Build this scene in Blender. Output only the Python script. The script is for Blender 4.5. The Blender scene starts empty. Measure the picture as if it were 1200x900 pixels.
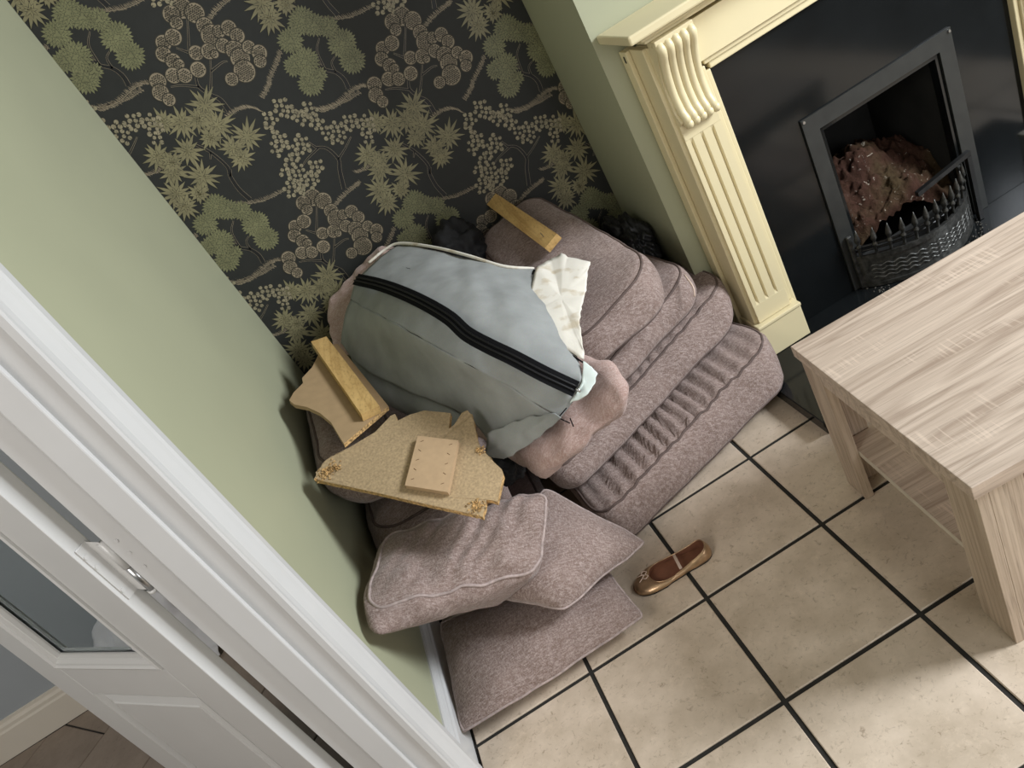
import bpy, bmesh, math, random
from math import sin, cos, pi, radians, sqrt, atan2, exp
from mathutils import Vector, Matrix, noise

random.seed(7)
scene = bpy.context.scene
COL = scene.collection

# ---------------------------------------------------------------- camera
cam_data = bpy.data.cameras.new('camera')
cam_data.sensor_fit = 'HORIZONTAL'
cam_data.sensor_width = 36.0
cam_data.lens = 27.7553
cam_data.clip_start = 0.02
cam = bpy.data.objects.new('camera', cam_data)
COL.objects.link(cam)
cam.matrix_world = Matrix([[0.8427366, 0.5382565, -0.0086574, -0.13484], [-0.2642405, 0.3995973, -0.8777807, -1.348], [-0.4690117, 0.7420255, 0.4789845, 1.52193]] + [[0, 0, 0, 1]])
scene.camera = cam

# ---------------------------------------------------------------- light
scene.view_settings.view_transform = 'Standard'
scene.view_settings.look = 'None'
scene.view_settings.gamma = 1.0
scene.view_settings.use_curve_mapping = False
scene.view_settings.exposure = 0.0
world = bpy.data.worlds.new('room_light')
scene.world = world
world.use_nodes = True
world.node_tree.nodes['Background'].inputs[0].default_value = (1.0, 0.965, 0.86, 1)
world.node_tree.nodes['Background'].inputs[1].default_value = 0.185


def area_light(name, loc, target, sx, sy, power, color):
    d = bpy.data.lights.new(name, 'AREA')
    d.shape = 'RECTANGLE'
    d.size, d.size_y, d.energy, d.color = sx, sy, power, color
    o = bpy.data.objects.new(name, d)
    COL.objects.link(o)
    o.location = loc
    o.rotation_euler = (Vector(target) - Vector(loc)).to_track_quat('-Z', 'Y').to_euler()
    return o


# daylight from the glazed door on the right-hand side and the window behind the camera
area_light('window_light_side', (3.3, -1.10, 2.15), (0.1, -0.2, 0.0), 1.0, 1.1, 205, (0.90, 0.95, 1.0))
area_light('window_light_rear', (1.1, -2.9, 1.35), (-0.1, 0.6, 0.2), 1.3, 1.4, 23, (0.97, 0.98, 1.0))
area_light('hall_fill_light', (-1.9, -1.6, 2.2), (-1.7, 0.6, 0.6), 1.2, 1.2, 34, (1.0, 0.95, 0.9))  # fill lamp added to brighten the hall, no known window there


# ---------------------------------------------------------------- materials
def new_mat(name):
    m = bpy.data.materials.new(name)
    m.use_nodes = True
    nt = m.node_tree
    return m, nt, nt.nodes['Principled BSDF']


def add_node(nt, kind, **kw):
    n = nt.nodes.new(kind)
    for k, v in kw.items():
        if k in ('scale', 'detail', 'roughness', 'distortion'):
            n.inputs[k.capitalize()].default_value = v
        else:
            setattr(n, k, v)
    return n


def coords(nt, stretch=(1, 1, 1), per_object=False):
    tc = nt.nodes.new('ShaderNodeTexCoord')
    mp = nt.nodes.new('ShaderNodeMapping')
    mp.inputs['Scale'].default_value = stretch
    nt.links.new(tc.outputs['Object'], mp.inputs['Vector'])
    if per_object:
        info = nt.nodes.new('ShaderNodeObjectInfo')
        mul = nt.nodes.new('ShaderNodeMath')
        mul.operation = 'MULTIPLY'
        mul.inputs[1].default_value = 37.0
        nt.links.new(info.outputs['Random'], mul.inputs[0])
        nt.links.new(mul.outputs[0], mp.inputs['Location'])
    return mp.outputs['Vector']


def ramp(nt, src, stops):
    r = nt.nodes.new('ShaderNodeValToRGB')
    e = r.color_ramp.elements
    while len(e) < len(stops):
        e.new(0.5)
    for el, (pos, c) in zip(e, stops):
        el.position = pos
        el.color = (*c, 1)
    nt.links.new(src, r.inputs['Fac'])
    return r.outputs['Color']


def mix(nt, fac, a, b, mode='MIX'):
    n = nt.nodes.new('ShaderNodeMix')
    n.data_type = 'RGBA'
    n.blend_type = mode
    for s, v in ((n.inputs[0], fac), (n.inputs[6], a), (n.inputs[7], b)):
        if hasattr(v, 'links'):
            nt.links.new(v, s)
        elif isinstance(v, (int, float)):
            s.default_value = v
        else:
            s.default_value = (*v, 1)
    return n.outputs[2]


def bump(nt, bsdf, src, strength, dist=0.002):
    b = nt.nodes.new('ShaderNodeBump')
    b.inputs['Strength'].default_value = strength
    b.inputs['Distance'].default_value = dist
    nt.links.new(src, b.inputs['Height'])
    nt.links.new(b.outputs['Normal'], bsdf.inputs['Normal'])


def simple(name, col, rough=0.6, var=0.08, scale=6.0, bmp=0.0, bscale=60.0, metal=0.0, spec=0.5, coat=0.0, per_object=False):
    m, nt, p = new_mat(name)
    v = coords(nt, per_object=per_object)
    n = add_node(nt, 'ShaderNodeTexNoise', scale=scale, detail=4)
    nt.links.new(v, n.inputs['Vector'])
    lo = tuple(c * (1 - var) for c in col)
    hi = tuple(min(1, c * (1 + var)) for c in col)
    nt.links.new(ramp(nt, n.outputs['Fac'], [(0.3, lo), (0.7, hi)]), p.inputs['Base Color'])
    p.inputs['Roughness'].default_value = rough
    p.inputs['Metallic'].default_value = metal
    p.inputs['Specular IOR Level'].default_value = spec
    p.inputs['Coat Weight'].default_value = coat
    if bmp:
        n2 = add_node(nt, 'ShaderNodeTexNoise', scale=bscale, detail=3)
        nt.links.new(v, n2.inputs['Vector'])
        bump(nt, p, n2.outputs['Fac'], bmp)
    return m


def chenille(name, dark, mid, light):
    m, nt, p = new_mat(name)
    v = coords(nt, (1, 1, 1))
    big = add_node(nt, 'ShaderNodeTexNoise', scale=14, detail=6, roughness=0.65)
    nt.links.new(v, big.inputs['Vector'])
    vs = coords(nt, (75, 340, 75))
    st = add_node(nt, 'ShaderNodeTexNoise', scale=1.0, detail=5, roughness=0.7)
    nt.links.new(vs, st.inputs['Vector'])
    vt = coords(nt, (340, 80, 340))
    st2 = add_node(nt, 'ShaderNodeTexNoise', scale=1.0, detail=5, roughness=0.7)
    nt.links.new(vt, st2.inputs['Vector'])
    base = ramp(nt, big.outputs['Fac'], [(0.3, dark), (0.7, mid)])
    fl = ramp(nt, st.outputs['Fac'], [(0.44, (0, 0, 0)), (0.64, (1, 1, 1))])
    fl2 = ramp(nt, st2.outputs['Fac'], [(0.46, (0, 0, 0)), (0.66, (1, 1, 1))])
    f = mix(nt, 0.5, fl, fl2)
    c = mix(nt, f, base, light)
    nt.links.new(c, p.inputs['Base Color'])
    p.inputs['Roughness'].default_value = 0.85
    p.inputs['Specular IOR Level'].default_value = 0.25
    p.inputs['Sheen Weight'].default_value = 0.32
    p.inputs['Sheen Roughness'].default_value = 0.4
    p.inputs['Sheen Tint'].default_value = (0.95, 0.88, 0.87, 1)
    bump(nt, p, f, 0.6, 0.0015)
    return m


def cloth(name, col, var=0.12, scale=500, bmp=0.25, spots=None):
    m, nt, p = new_mat(name)
    v = coords(nt)
    n = add_node(nt, 'ShaderNodeTexNoise', scale=scale, detail=2)
    nt.links.new(v, n.inputs['Vector'])
    b = add_node(nt, 'ShaderNodeTexNoise', scale=14, detail=4)
    nt.links.new(v, b.inputs['Vector'])
    c1 = ramp(nt, b.outputs['Fac'], [(0.3, tuple(c * (1 - var) for c in col)), (0.7, tuple(min(1, c * (1 + var)) for c in col))])
    c = mix(nt, 0.25, c1, n.outputs['Color'], 'SOFT_LIGHT')
    if spots:
        s = add_node(nt, 'ShaderNodeTexNoise', scale=22, detail=3)
        nt.links.new(v, s.inputs['Vector'])
        c = mix(nt, ramp(nt, s.outputs['Fac'], [(0.56, (0, 0, 0)), (0.7, (0.8, 0.8, 0.8))]), c, spots)
    nt.links.new(c, p.inputs['Base Color'])
    p.inputs['Roughness'].default_value = 0.8
    p.inputs['Specular IOR Level'].default_value = 0.2
    bump(nt, p, n.outputs['Fac'], bmp, 0.001)
    return m


def wood(name, dark, light, grain=(1.0, 34, 34), rough=0.5, per_object=False, rings=0.5, axis_scale=7, saw=0.0):
    m, nt, p = new_mat(name)
    v = coords(nt, grain, per_object)
    n = add_node(nt, 'ShaderNodeTexNoise', scale=1.6, detail=8, roughness=0.65, distortion=0.6)
    nt.links.new(v, n.inputs['Vector'])
    v2 = coords(nt, (grain[0] * 0.55, grain[1] * 0.18, grain[2] * 0.18), per_object)
    w = add_node(nt, 'ShaderNodeTexNoise', scale=1.3, detail=2, distortion=1.6)
    nt.links.new(v2, w.inputs['Vector'])
    mul = nt.nodes.new('ShaderNodeMath'); mul.operation = 'MULTIPLY'; mul.inputs[1].default_value = axis_scale
    nt.links.new(w.outputs['Fac'], mul.inputs[0])
    fr = nt.nodes.new('ShaderNodeMath'); fr.operation = 'PINGPONG'; fr.inputs[1].default_value = 0.5
    nt.links.new(mul.outputs[0], fr.inputs[0])
    a = ramp(nt, n.outputs['Fac'], [(0.33, dark), (0.62, light)])
    b = ramp(nt, fr.outputs[0], [(0.0, dark), (0.3, light)])
    c = mix(nt, rings, a, b)
    vf = coords(nt, (grain[0] * 7, grain[1] * 9, grain[2] * 9), per_object)
    pf = add_node(nt, 'ShaderNodeTexNoise', scale=1.5, detail=4)
    nt.links.new(vf, pf.inputs['Vector'])
    c = mix(nt, ramp(nt, pf.outputs['Fac'], [(0.52, (0, 0, 0)), (0.75, (0.55, 0.55, 0.55))]), c, tuple(x * 0.6 for x in dark))
    if saw:
        vw = coords(nt, (190, 9, 9), per_object)
        sw = add_node(nt, 'ShaderNodeTexNoise', scale=1.0, detail=2)
        nt.links.new(vw, sw.inputs['Vector'])
        vm = coords(nt, (5, 11, 11), per_object)
        sm = add_node(nt, 'ShaderNodeTexNoise', scale=1.0, detail=2)
        nt.links.new(vm, sm.inputs['Vector'])
        f = mix(nt, 1.0, ramp(nt, sw.outputs['Fac'], [(0.52, (0, 0, 0)), (0.62, (saw, saw, saw))]), ramp(nt, sm.outputs['Fac'], [(0.55, (0, 0, 0)), (0.64, (1, 1, 1))]), 'MULTIPLY')
        c = mix(nt, f, c, tuple(min(1, x * 1.25) for x in light))
    nt.links.new(c, p.inputs['Base Color'])
    p.inputs['Roughness'].default_value = rough
    bump(nt, p, pf.outputs['Fac'], 0.15, 0.001)
    return m


def tile_mat(name, lo, hi, speck, rough=0.38):
    m, nt, p = new_mat(name)
    v = coords(nt, per_object=True)
    n = add_node(nt, 'ShaderNodeTexNoise', scale=9, detail=6, roughness=0.62)
    nt.links.new(v, n.inputs['Vector'])
    c = ramp(nt, n.outputs['Fac'], [(0.32, lo), (0.66, hi)])
    s = add_node(nt, 'ShaderNodeTexNoise', scale=75, detail=5, roughness=0.75, distortion=0.8)
    nt.links.new(v, s.inputs['Vector'])
    c = mix(nt, ramp(nt, s.outputs['Fac'], [(0.56, (0, 0, 0)), (0.72, (0.75, 0.75, 0.75))]), c, speck)
    s2 = add_node(nt, 'ShaderNodeTexNoise', scale=24, detail=6, roughness=0.8)
    nt.links.new(v, s2.inputs['Vector'])
    c = mix(nt, ramp(nt, s2.outputs['Fac'], [(0.55, (0, 0, 0)), (0.75, (0.5, 0.5, 0.5))]), c, tuple(min(1, x * 1.2) for x in hi))
    nt.links.new(c, p.inputs['Base Color'])
    p.inputs['Roughness'].default_value = rough
    bump(nt, p, s.outputs['Fac'], 0.12, 0.001)
    return m


M = {}
M['sage'] = simple('sage_paint', (0.345, 0.350, 0.235), 0.5, 0.03, 3, 0.05, 120)
M['white'] = simple('white_gloss_paint', (0.52, 0.515, 0.505), 0.28, 0.03, 5, 0.05, 60)
M['door_paint'] = simple('door_white_paint', (0.52, 0.515, 0.50), 0.3, 0.03, 5, 0.06, 60)
M['hall_wall'] = simple('hall_blue_grey_paint', (0.31, 0.335, 0.355), 0.7, 0.03, 3)
M['skirting'] = simple('hall_skirting_paint', (0.62, 0.57, 0.49), 0.4, 0.03, 5)
M['paper'] = simple('wallpaper_ground', (0.014, 0.015, 0.0135), 0.62, 0.12, 30, 0.1, 500)
M['leaf_green'] = simple('print_green', (0.175, 0.175, 0.088), 0.45, 0.2, 25)
M['leaf_gold'] = simple('print_gold', (0.215, 0.192, 0.105), 0.45, 0.2, 25)
M['print_tan'] = simple('print_tan', (0.270, 0.220, 0.150), 0.45, 0.15, 25)
M['print_bud'] = simple('print_bud', (0.26, 0.225, 0.145), 0.45, 0.3, 60)
M['print_dark'] = simple('print_dark', (0.030, 0.026, 0.017), 0.6, 0.1, 25)
M['print_trunk'] = simple('print_trunk', (0.006, 0.006, 0.007), 0.5, 0.1, 25)
M['grout'] = simple('dark_grout', (0.022, 0.020, 0.017), 0.9, 0.3, 40)
M['tile'] = tile_mat('beige_stone_tile', (0.53, 0.43, 0.325), (0.71, 0.59, 0.470), (0.24, 0.17, 0.11))
M['hall_tile'] = tile_mat('brown_hall_tile', (0.20, 0.155, 0.12), (0.27, 0.215, 0.17), (0.14, 0.10, 0.08), 0.45)
M['cream'] = simple('cream_surround', (0.68, 0.59, 0.37), 0.35, 0.03, 4)
M['cream_side'] = M['cream']
M['gloss_black'] = simple('polished_black_stone', (0.006, 0.007, 0.0075), 0.12, 0.3, 5, spec=0.32)
M['frame_grey'] = simple('dark_metal_trim', (0.030, 0.031, 0.029), 0.45, 0.15, 20, metal=0.3)
M['soot'] = simple('sooty_brick', (0.012, 0.012, 0.011), 0.95, 0.4, 12, 0.5, 40)
M['ash'] = simple('ash_dust', (0.07, 0.065, 0.055), 0.95, 0.6, 40, 0.8, 160)
M['iron'] = simple('worn_cast_iron', (0.085, 0.085, 0.080), 0.42, 0.5, 70, 0.5, 150, metal=0.75)
M['black_iron'] = simple('black_iron', (0.012, 0.012, 0.012), 0.4, 0.2, 30, metal=0.3)
M['oak'] = wood('sonoma_oak', (0.34, 0.25, 0.19), (0.62, 0.50, 0.405), saw=0.45)
M['oak_side'] = wood('sonoma_oak_upright', (0.34, 0.25, 0.18), (0.58, 0.465, 0.36), grain=(34, 34, 1.0))
M['shelf_edge'] = simple('pale_edge_band', (0.62, 0.55, 0.45), 0.5)
M['chenille'] = chenille('mauve_chenille', (0.150, 0.098, 0.080), (0.232, 0.162, 0.138), (0.46, 0.375, 0.345))
M['chenille_dark'] = chenille('brown_chenille', (0.135, 0.088, 0.072), (0.20, 0.138, 0.118), (0.29, 0.21, 0.185))
M['chenille_pink'] = chenille('pink_chenille', (0.33, 0.21, 0.18), (0.45, 0.31, 0.27), (0.60, 0.47, 0.43))
M['piping'] = simple('dark_piping', (0.10, 0.068, 0.058), 0.8, 0.2, 60)
M['piping_light'] = simple('mauve_piping', (0.34, 0.27, 0.25), 0.8, 0.25, 90)
M['grey_cloth'] = cloth('grey_dust_cloth', (0.275, 0.283, 0.275))
M['white_cloth'] = cloth('torn_white_lining', (0.70, 0.66, 0.58), 0.06, 500, 0.2, (0.50, 0.42, 0.30))
M['wadding'] = cloth('pale_wadding', (0.62, 0.68, 0.64), 0.05)
M['zip_black'] = simple('black_zip_tape', (0.004, 0.004, 0.005), 0.85, 0.2, 200, spec=0.15)
M['zip_coil'] = simple('black_zip_coil', (0.006, 0.006, 0.007), 0.45, 0.3, 300, spec=0.3)
M['steel'] = simple('bare_steel', (0.5, 0.5, 0.5), 0.3, 0.1, 60, metal=1.0)
M['chipboard'] = simple('chipboard', (0.38, 0.275, 0.155), 0.85, 0.22, 180, 0.3, 260)
M['chip_edge'] = simple('chipboard_torn_edge', (0.46, 0.29, 0.12), 0.95, 0.65, 160, 1.0, 220)
M['mdf'] = simple('hardboard', (0.36, 0.245, 0.130), 0.8, 0.06, 40)
M['block'] = simple('small_hardboard', (0.45, 0.31, 0.18), 0.8, 0.05, 60)
M['pine'] = wood('pine', (0.40, 0.235, 0.075), (0.62, 0.41, 0.16), grain=(16, 5, 16), rough=0.6, rings=0.35)
M['pine_end'] = simple('pine_end_grain', (0.62, 0.42, 0.18), 0.7, 0.2, 90)
M['staple'] = simple('rusty_staple', (0.16, 0.09, 0.04), 0.5, 0.1, 60, metal=0.6)
M['black_cloth'] = simple('black_fabric', (0.006, 0.006, 0.007), 0.8, 0.3, 60, 0.6, 120)
M['black_net'] = simple('black_knotted_fabric', (0.010, 0.010, 0.011), 0.45, 0.3, 60, 0.9, 90)
M['gold'] = simple('bronze_gold_leather', (0.50, 0.335, 0.20), 0.33, 0.2, 60, 0.15, 250, metal=0.75)
M['insole'] = simple('brown_insole', (0.19, 0.075, 0.040), 0.7, 0.12, 60)
M['strap'] = simple('pale_strap', (0.55, 0.42, 0.34), 0.4, 0.1, 60)
M['hall_white'] = cloth('white_hall_cloth', (0.60, 0.60, 0.62), 0.05)


def glass_mat():
    m, nt, p = new_mat('window_glass')
    v = coords(nt)
    n = add_node(nt, 'ShaderNodeTexNoise', scale=3, detail=1)
    nt.links.new(v, n.inputs['Vector'])
    nt.links.new(ramp(nt, n.outputs['Fac'], [(0.3, (0.72, 0.77, 0.78)), (0.7, (0.76, 0.80, 0.81))]), p.inputs['Base Color'])
    p.inputs['Roughness'].default_value = 0.02
    p.inputs['Transmission Weight'].default_value = 1.0
    p.inputs['IOR'].default_value = 1.01
    return m


M['glass'] = glass_mat()


def coal_mat():
    m, nt, p = new_mat('imitation_coal')
    v = coords(nt)
    n = add_node(nt, 'ShaderNodeTexNoise', scale=7, detail=3)
    nt.links.new(v, n.inputs['Vector'])
    c = ramp(nt, n.outputs['Fac'], [(0.35, (0.050, 0.034, 0.018)), (0.5, (0.052, 0.026, 0.018)), (0.7, (0.036, 0.017, 0.013))])
    s = add_node(nt, 'ShaderNodeTexNoise', scale=46, detail=6, roughness=0.7, distortion=1.0)
    nt.links.new(v, s.inputs['Vector'])
    c = mix(nt, ramp(nt, s.outputs['Fac'], [(0.62, (0, 0, 0)), (0.68, (0.9, 0.9, 0.9))]), c, (0.42, 0.37, 0.30))
    c = mix(nt, ramp(nt, s.outputs['Fac'], [(0.35, (0.8, 0.8, 0.8)), (0.5, (0, 0, 0))]), c, (0.030, 0.017, 0.010))
    nt.links.new(c, p.inputs['Base Color'])
    p.inputs['Roughness'].default_value = 1.0
    p.inputs['Specular IOR Level'].default_value = 0.08
    bump(nt, p, s.outputs['Fac'], 1.0, 0.008)
    return m


M['coal'] = coal_mat()


# ---------------------------------------------------------------- helpers
def world_origin(parent):
    v = Vector((0, 0, 0))
    while parent is not None:
        v += parent.location
        parent = parent.parent
    return v


def base_point(verts):
    xs = [v[0] for v in verts]; ys = [v[1] for v in verts]; zs = [v[2] for v in verts]
    return Vector(((min(xs) + max(xs)) / 2, (min(ys) + max(ys)) / 2, min(zs)))


def obj(name, geo, mats, parent=None, smooth=False, local=False, origin=None):
    """geo = (verts, faces[, material indices]); world coordinates unless local."""
    verts, faces = geo[0], geo[1]
    me = bpy.data.meshes.new(name)
    if local:
        off = Vector((0, 0, 0)); loc = Vector((0, 0, 0))
    else:
        loc_w = Vector(origin) if origin is not None else (base_point(verts) if parent is None else world_origin(parent))
        off = loc_w
        loc = loc_w - (world_origin(parent) if parent is not None else Vector((0, 0, 0)))
    me.from_pydata([tuple(Vector(v) - off) for v in verts], [], faces)
    if not isinstance(mats, (list, tuple)):
        mats = [mats]
    for mm in mats:
        me.materials.append(M[mm])
    if len(geo) > 2:
        me.polygons.foreach_set('material_index', geo[2])
    if smooth:
        me.polygons.foreach_set('use_smooth', [True] * len(me.polygons))
    me.update()
    o = bpy.data.objects.new(name, me)
    COL.objects.link(o)
    o.location = loc
    if parent is not None:
        o.parent = parent
    return o


def fix_normals(o):
    bm = bmesh.new(); bm.from_mesh(o.data)
    bmesh.ops.recalc_face_normals(bm, faces=bm.faces[:])
    bm.to_mesh(o.data); bm.free()
    return o


def tag(o, label=None, cat=None, group=None, kind=None):
    if label: o['label'] = label
    if cat: o['category'] = cat
    if group: o['group'] = group
    if kind: o['kind'] = kind
    return o


def thing(name, label, cat, loc, group=None, rz=0):
    o = bpy.data.objects.new(name, None)
    o.empty_display_size = 0.05
    COL.objects.link(o)
    o.location = loc
    o.rotation_euler = (0, 0, rz)
    return tag(o, label, cat, group)


def box(x0, x1, y0, y1, z0, z1, ch=0.0):
    if ch <= 0:
        v = [(x, y, z) for z in (z0, z1) for y in (y0, y1) for x in (x0, x1)]
        f = [(0, 2, 3, 1), (4, 5, 7, 6), (0, 1, 5, 4), (2, 6, 7, 3), (0, 4, 6, 2), (1, 3, 7, 5)]
        return v, f
    bm = bmesh.new()
    vs = [bm.verts.new(c) for c in box(x0, x1, y0, y1, z0, z1)[0]]
    for f in box(0, 1, 0, 1, 0, 1)[1]:
        bm.faces.new([vs[i] for i in f])
    bmesh.ops.bevel(bm, geom=bm.edges[:], offset=ch, segments=2, affect='EDGES', profile=0.5)
    bm.verts.index_update()
    out = ([tuple(v.co) for v in bm.verts], [tuple(v.index for v in f.verts) for f in bm.faces])
    bm.free()
    return out


def join(*geos):
    v, f, mi = [], [], []
    for g in geos:
        n = len(v)
        v += [tuple(p) for p in g[0]]
        f += [tuple(i + n for i in q) for q in g[1]]
        mi += list(g[2]) if len(g) > 2 else [0] * len(g[1])
    return v, f, mi


def recolor(g, i):
    return g[0], g[1], [i] * len(g[1])


def prism(poly, vec):
    """closed polygon (3D points) extruded by a vector"""
    n = len(poly)
    vec = Vector(vec)
    v = [Vector(p) for p in poly] + [Vector(p) + vec for p in poly]
    f = [tuple(range(n - 1, -1, -1)), tuple(range(n, 2 * n))]
    f += [(i, (i + 1) % n, n + (i + 1) % n, n + i) for i in range(n)]
    return v, f


def tube(path, r, n=8, closed=False, radii=None):
    path = [Vector(p) for p in path]
    N = len(path)
    v, f = [], []
    up = Vector((0, 0, 1))
    prev = None
    for i, p in enumerate(path):
        a = path[(i - 1) % N] if (closed or i > 0) else p
        b = path[(i + 1) % N] if (closed or i < N - 1) else p
        t = (b - a)
        t = t.normalized() if t.length > 1e-9 else Vector((1, 0, 0))
        if prev is None:
            s = t.cross(up)
            if s.length < 1e-3: s = t.cross(Vector((1, 0, 0)))
        else:
            s = prev - t * prev.dot(t)
        s.normalize(); prev = s
        u = s.cross(t)
        rr = radii[i] if radii else r
        for k in range(n):
            an = 2 * pi * k / n
            v.append(p + (s * cos(an) + u * sin(an)) * rr)
    M_ = N if closed else N - 1
    for i in range(M_):
        j = (i + 1) % N
        for k in range(n):
            k2 = (k + 1) % n
            f.append((i * n + k, i * n + k2, j * n + k2, j * n + k))
    if not closed:
        f.append(tuple(range(n - 1, -1, -1)))
        f.append(tuple((N - 1) * n + k for k in range(n)))
    return v, f


def catmull(pts, n):
    """resample an open polyline of tuples to n points with a Catmull-Rom curve"""
    P = [Vector(p) for p in pts]
    out = []
    m = len(P) - 1
    for i in range(n):
        t = i / (n - 1) * m
        k = min(int(t), m - 1)
        t -= k
        p0 = P[k - 1] if k > 0 else P[0] * 2 - P[1]
        p1, p2 = P[k], P[k + 1]
        p3 = P[k + 2] if k + 2 <= m else P[m] * 2 - P[m - 1]
        out.append(0.5 * ((2 * p1) + (p2 - p0) * t + (2 * p0 - 5 * p1 + 4 * p2 - p3) * t * t + (3 * p1 - p0 - 3 * p2 + p3) * t ** 3))
    return out


def rounded_rect(a, b, R, M_=120):
    """points around a rounded rectangle, by even arc length, starting mid right"""
    R = max(min(R, a * 0.999, b * 0.999), 1e-4)
    pts = []
    for cx, cy, a0 in ((a - R, b - R, 0), (-(a - R), b - R, pi / 2), (-(a - R), -(b - R), pi), (a - R, -(b - R), 1.5 * pi)):
        for k in range(13):
            t = a0 + pi / 2 * k / 12
            pts.append((cx + R * cos(t), cy + R * sin(t)))
    seg = [sqrt((pts[i][0] - pts[(i + 1) % len(pts)][0]) ** 2 + (pts[i][1] - pts[(i + 1) % len(pts)][1]) ** 2) for i in range(len(pts))]
    L = sum(seg)
    out = []
    i, acc = 0, 0.0
    for k in range(M_):
        d = L * k / M_
        while acc + seg[i] < d:
            acc += seg[i]; i += 1
        t = (d - acc) / max(seg[i], 1e-9)
        p, q = pts[i], pts[(i + 1) % len(pts)]
        out.append((p[0] + (q[0] - p[0]) * t, p[1] + (q[1] - p[1]) * t))
    return out


class Soft:
    """A stuffed box cushion filling a hexahedron (bottom FL, FR, BR, BL, then the same on top)."""

    def __init__(self, H, R=0.08, r=0.03, puff=0.03, side=0.012, amp=0.006, freq=9.0, seed=0, wr=None, fine=0.0):
        self.H = [Vector(p) for p in H]
        h = self.H
        self.a = ((h[1] - h[0]).length + (h[2] - h[3]).length + (h[5] - h[4]).length + (h[6] - h[7]).length) / 8
        self.b = ((h[3] - h[0]).length + (h[2] - h[1]).length + (h[7] - h[4]).length + (h[6] - h[5]).length) / 8
        self.c = sum((h[i + 4] - h[i]).length for i in range(4)) / 8
        self.R, self.r, self.puff, self.side = R, min(r, self.c * 0.98), puff, side
        self.amp, self.freq, self.seed, self.wr, self.fine = amp, freq, seed, wr, fine

    def P(self, x, y, z):
        u, v, w = x / self.a, y / self.b, z / self.c
        cap = max(0.0, 1 - abs(u) ** 2.6) * max(0.0, 1 - abs(v) ** 2.6)
        w2 = w + (self.puff / self.c) * cap * max(0, w) ** 3
        bulge = self.side * max(0, 1 - w * w)
        u2 = u * (1 + bulge / self.a * abs(u) ** 3)
        v2 = v * (1 + bulge / self.b * abs(v) ** 3)
        if self.wr:
            w2 += self.wr(u, v, w) / self.c
        h = self.H
        s, t, q = (u2 + 1) / 2, (v2 + 1) / 2, (w2 + 1) / 2
        bot = h[0] * (1 - s) * (1 - t) + h[1] * s * (1 - t) + h[2] * s * t + h[3] * (1 - s) * t
        top = h[4] * (1 - s) * (1 - t) + h[5] * s * (1 - t) + h[6] * s * t + h[7] * (1 - s) * t
        p = bot * (1 - q) + top * q
        o = Vector((self.seed * 3.1, self.seed * 1.7, self.seed * 2.3))
        d = noise.noise_vector((p + o) * self.freq) * self.amp + noise.noise_vector((p + o) * self.freq * 2.7) * self.amp * 0.4
        if self.fine:
            rd = noise.noise((p + o) * self.freq * 2.2)
            d += Vector((0.3, -0.5, 0.8)) * (-(abs(rd)) ** 0.5) * self.fine
        return p + d

    def mesh(self, M_=240, caps=26, arcs=6, sides=6):
        a, b, c, r, R = self.a, self.b, self.c, self.r, self.R
        prof = []
        for k in range(1, caps):
            prof.append(('cap', (k / caps) ** 0.85, -1))
        for k in range(arcs + 1):
            t = pi / 2 * k / arcs
            prof.append(('arc', r - r * sin(t), -(c - r) - r * cos(t)))
        for k in range(1, sides):
            prof.append(('arc', 0.0, -(c - r) + 2 * (c - r) * k / sides))
        for k in range(arcs + 1):
            t = pi / 2 * k / arcs
            prof.append(('arc', r - r * cos(t), (c - r) + r * sin(t)))
        for k in range(caps - 1, 0, -1):
            prof.append(('cap', (k / caps) ** 0.85, 1))
        base = rounded_rect(a - r, b - r, max(R - r, 0.004), M_)
        full = rounded_rect(a, b, R, M_)
        v = [self.P(0, 0, -c)]
        for kind, q, z in prof:
            for j in range(M_):
                if kind == 'cap':
                    x, y = base[j]; v.append(self.P(x * q, y * q, z * c))
                else:
                    f = q / r
                    x = full[j][0] * (1 - f) + base[j][0] * f
                    y = full[j][1] * (1 - f) + base[j][1] * f
                    v.append(self.P(x, y, z))
        v.append(self.P(0, 0, c))
        f = []
        K = len(prof)
        for j in range(M_):
            j2 = (j + 1) % M_
            f.append((0, 1 + j2, 1 + j))
            for k in range(K - 1):
                A = 1 + k * M_
                f.append((A + j, A + j2, A + M_ + j2, A + M_ + j))
            A = 1 + (K - 1) * M_
            f.append((A + j, A + j2, len(v) - 1))
        return v, f

    def rim(self, level=1, rad=0.0038, out=0.0, inset=0.29, M_=120):
        a, b, c, r, R = self.a, self.b, self.c, self.r, self.R
        z = level * ((c - r) + 0.72 * r)
        path = []
        full = rounded_rect(a + out, b + out, R, M_)
        base = rounded_rect(a - r, b - r, max(R - r, 0.004), M_)
        for j in range(M_):
            x = full[j][0] * (1 - inset) + base[j][0] * inset
            y = full[j][1] * (1 - inset) + base[j][1] * inset
            path.append(self.P(x, y, z))
        return tube(path, rad, 7, closed=True)

    def seam(self, x, y0, y1, z0, z1, rad=0.0016):
        pass


def box_cushion(label, H, mats=('chenille', 'piping'), name='sofa_cushion', cat='cushion', group=None, pipes=(1, -1), **kw):
    s = Soft(H, **kw)
    loc = base_point(H)
    t = thing(name, label, cat, loc, group)
    fix_normals(obj('cushion_body', s.mesh(), mats[0], t, True))
    for lv in pipes:
        fix_normals(obj('piping', s.rim(lv), mats[1], t, True))
    return t, s


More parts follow.
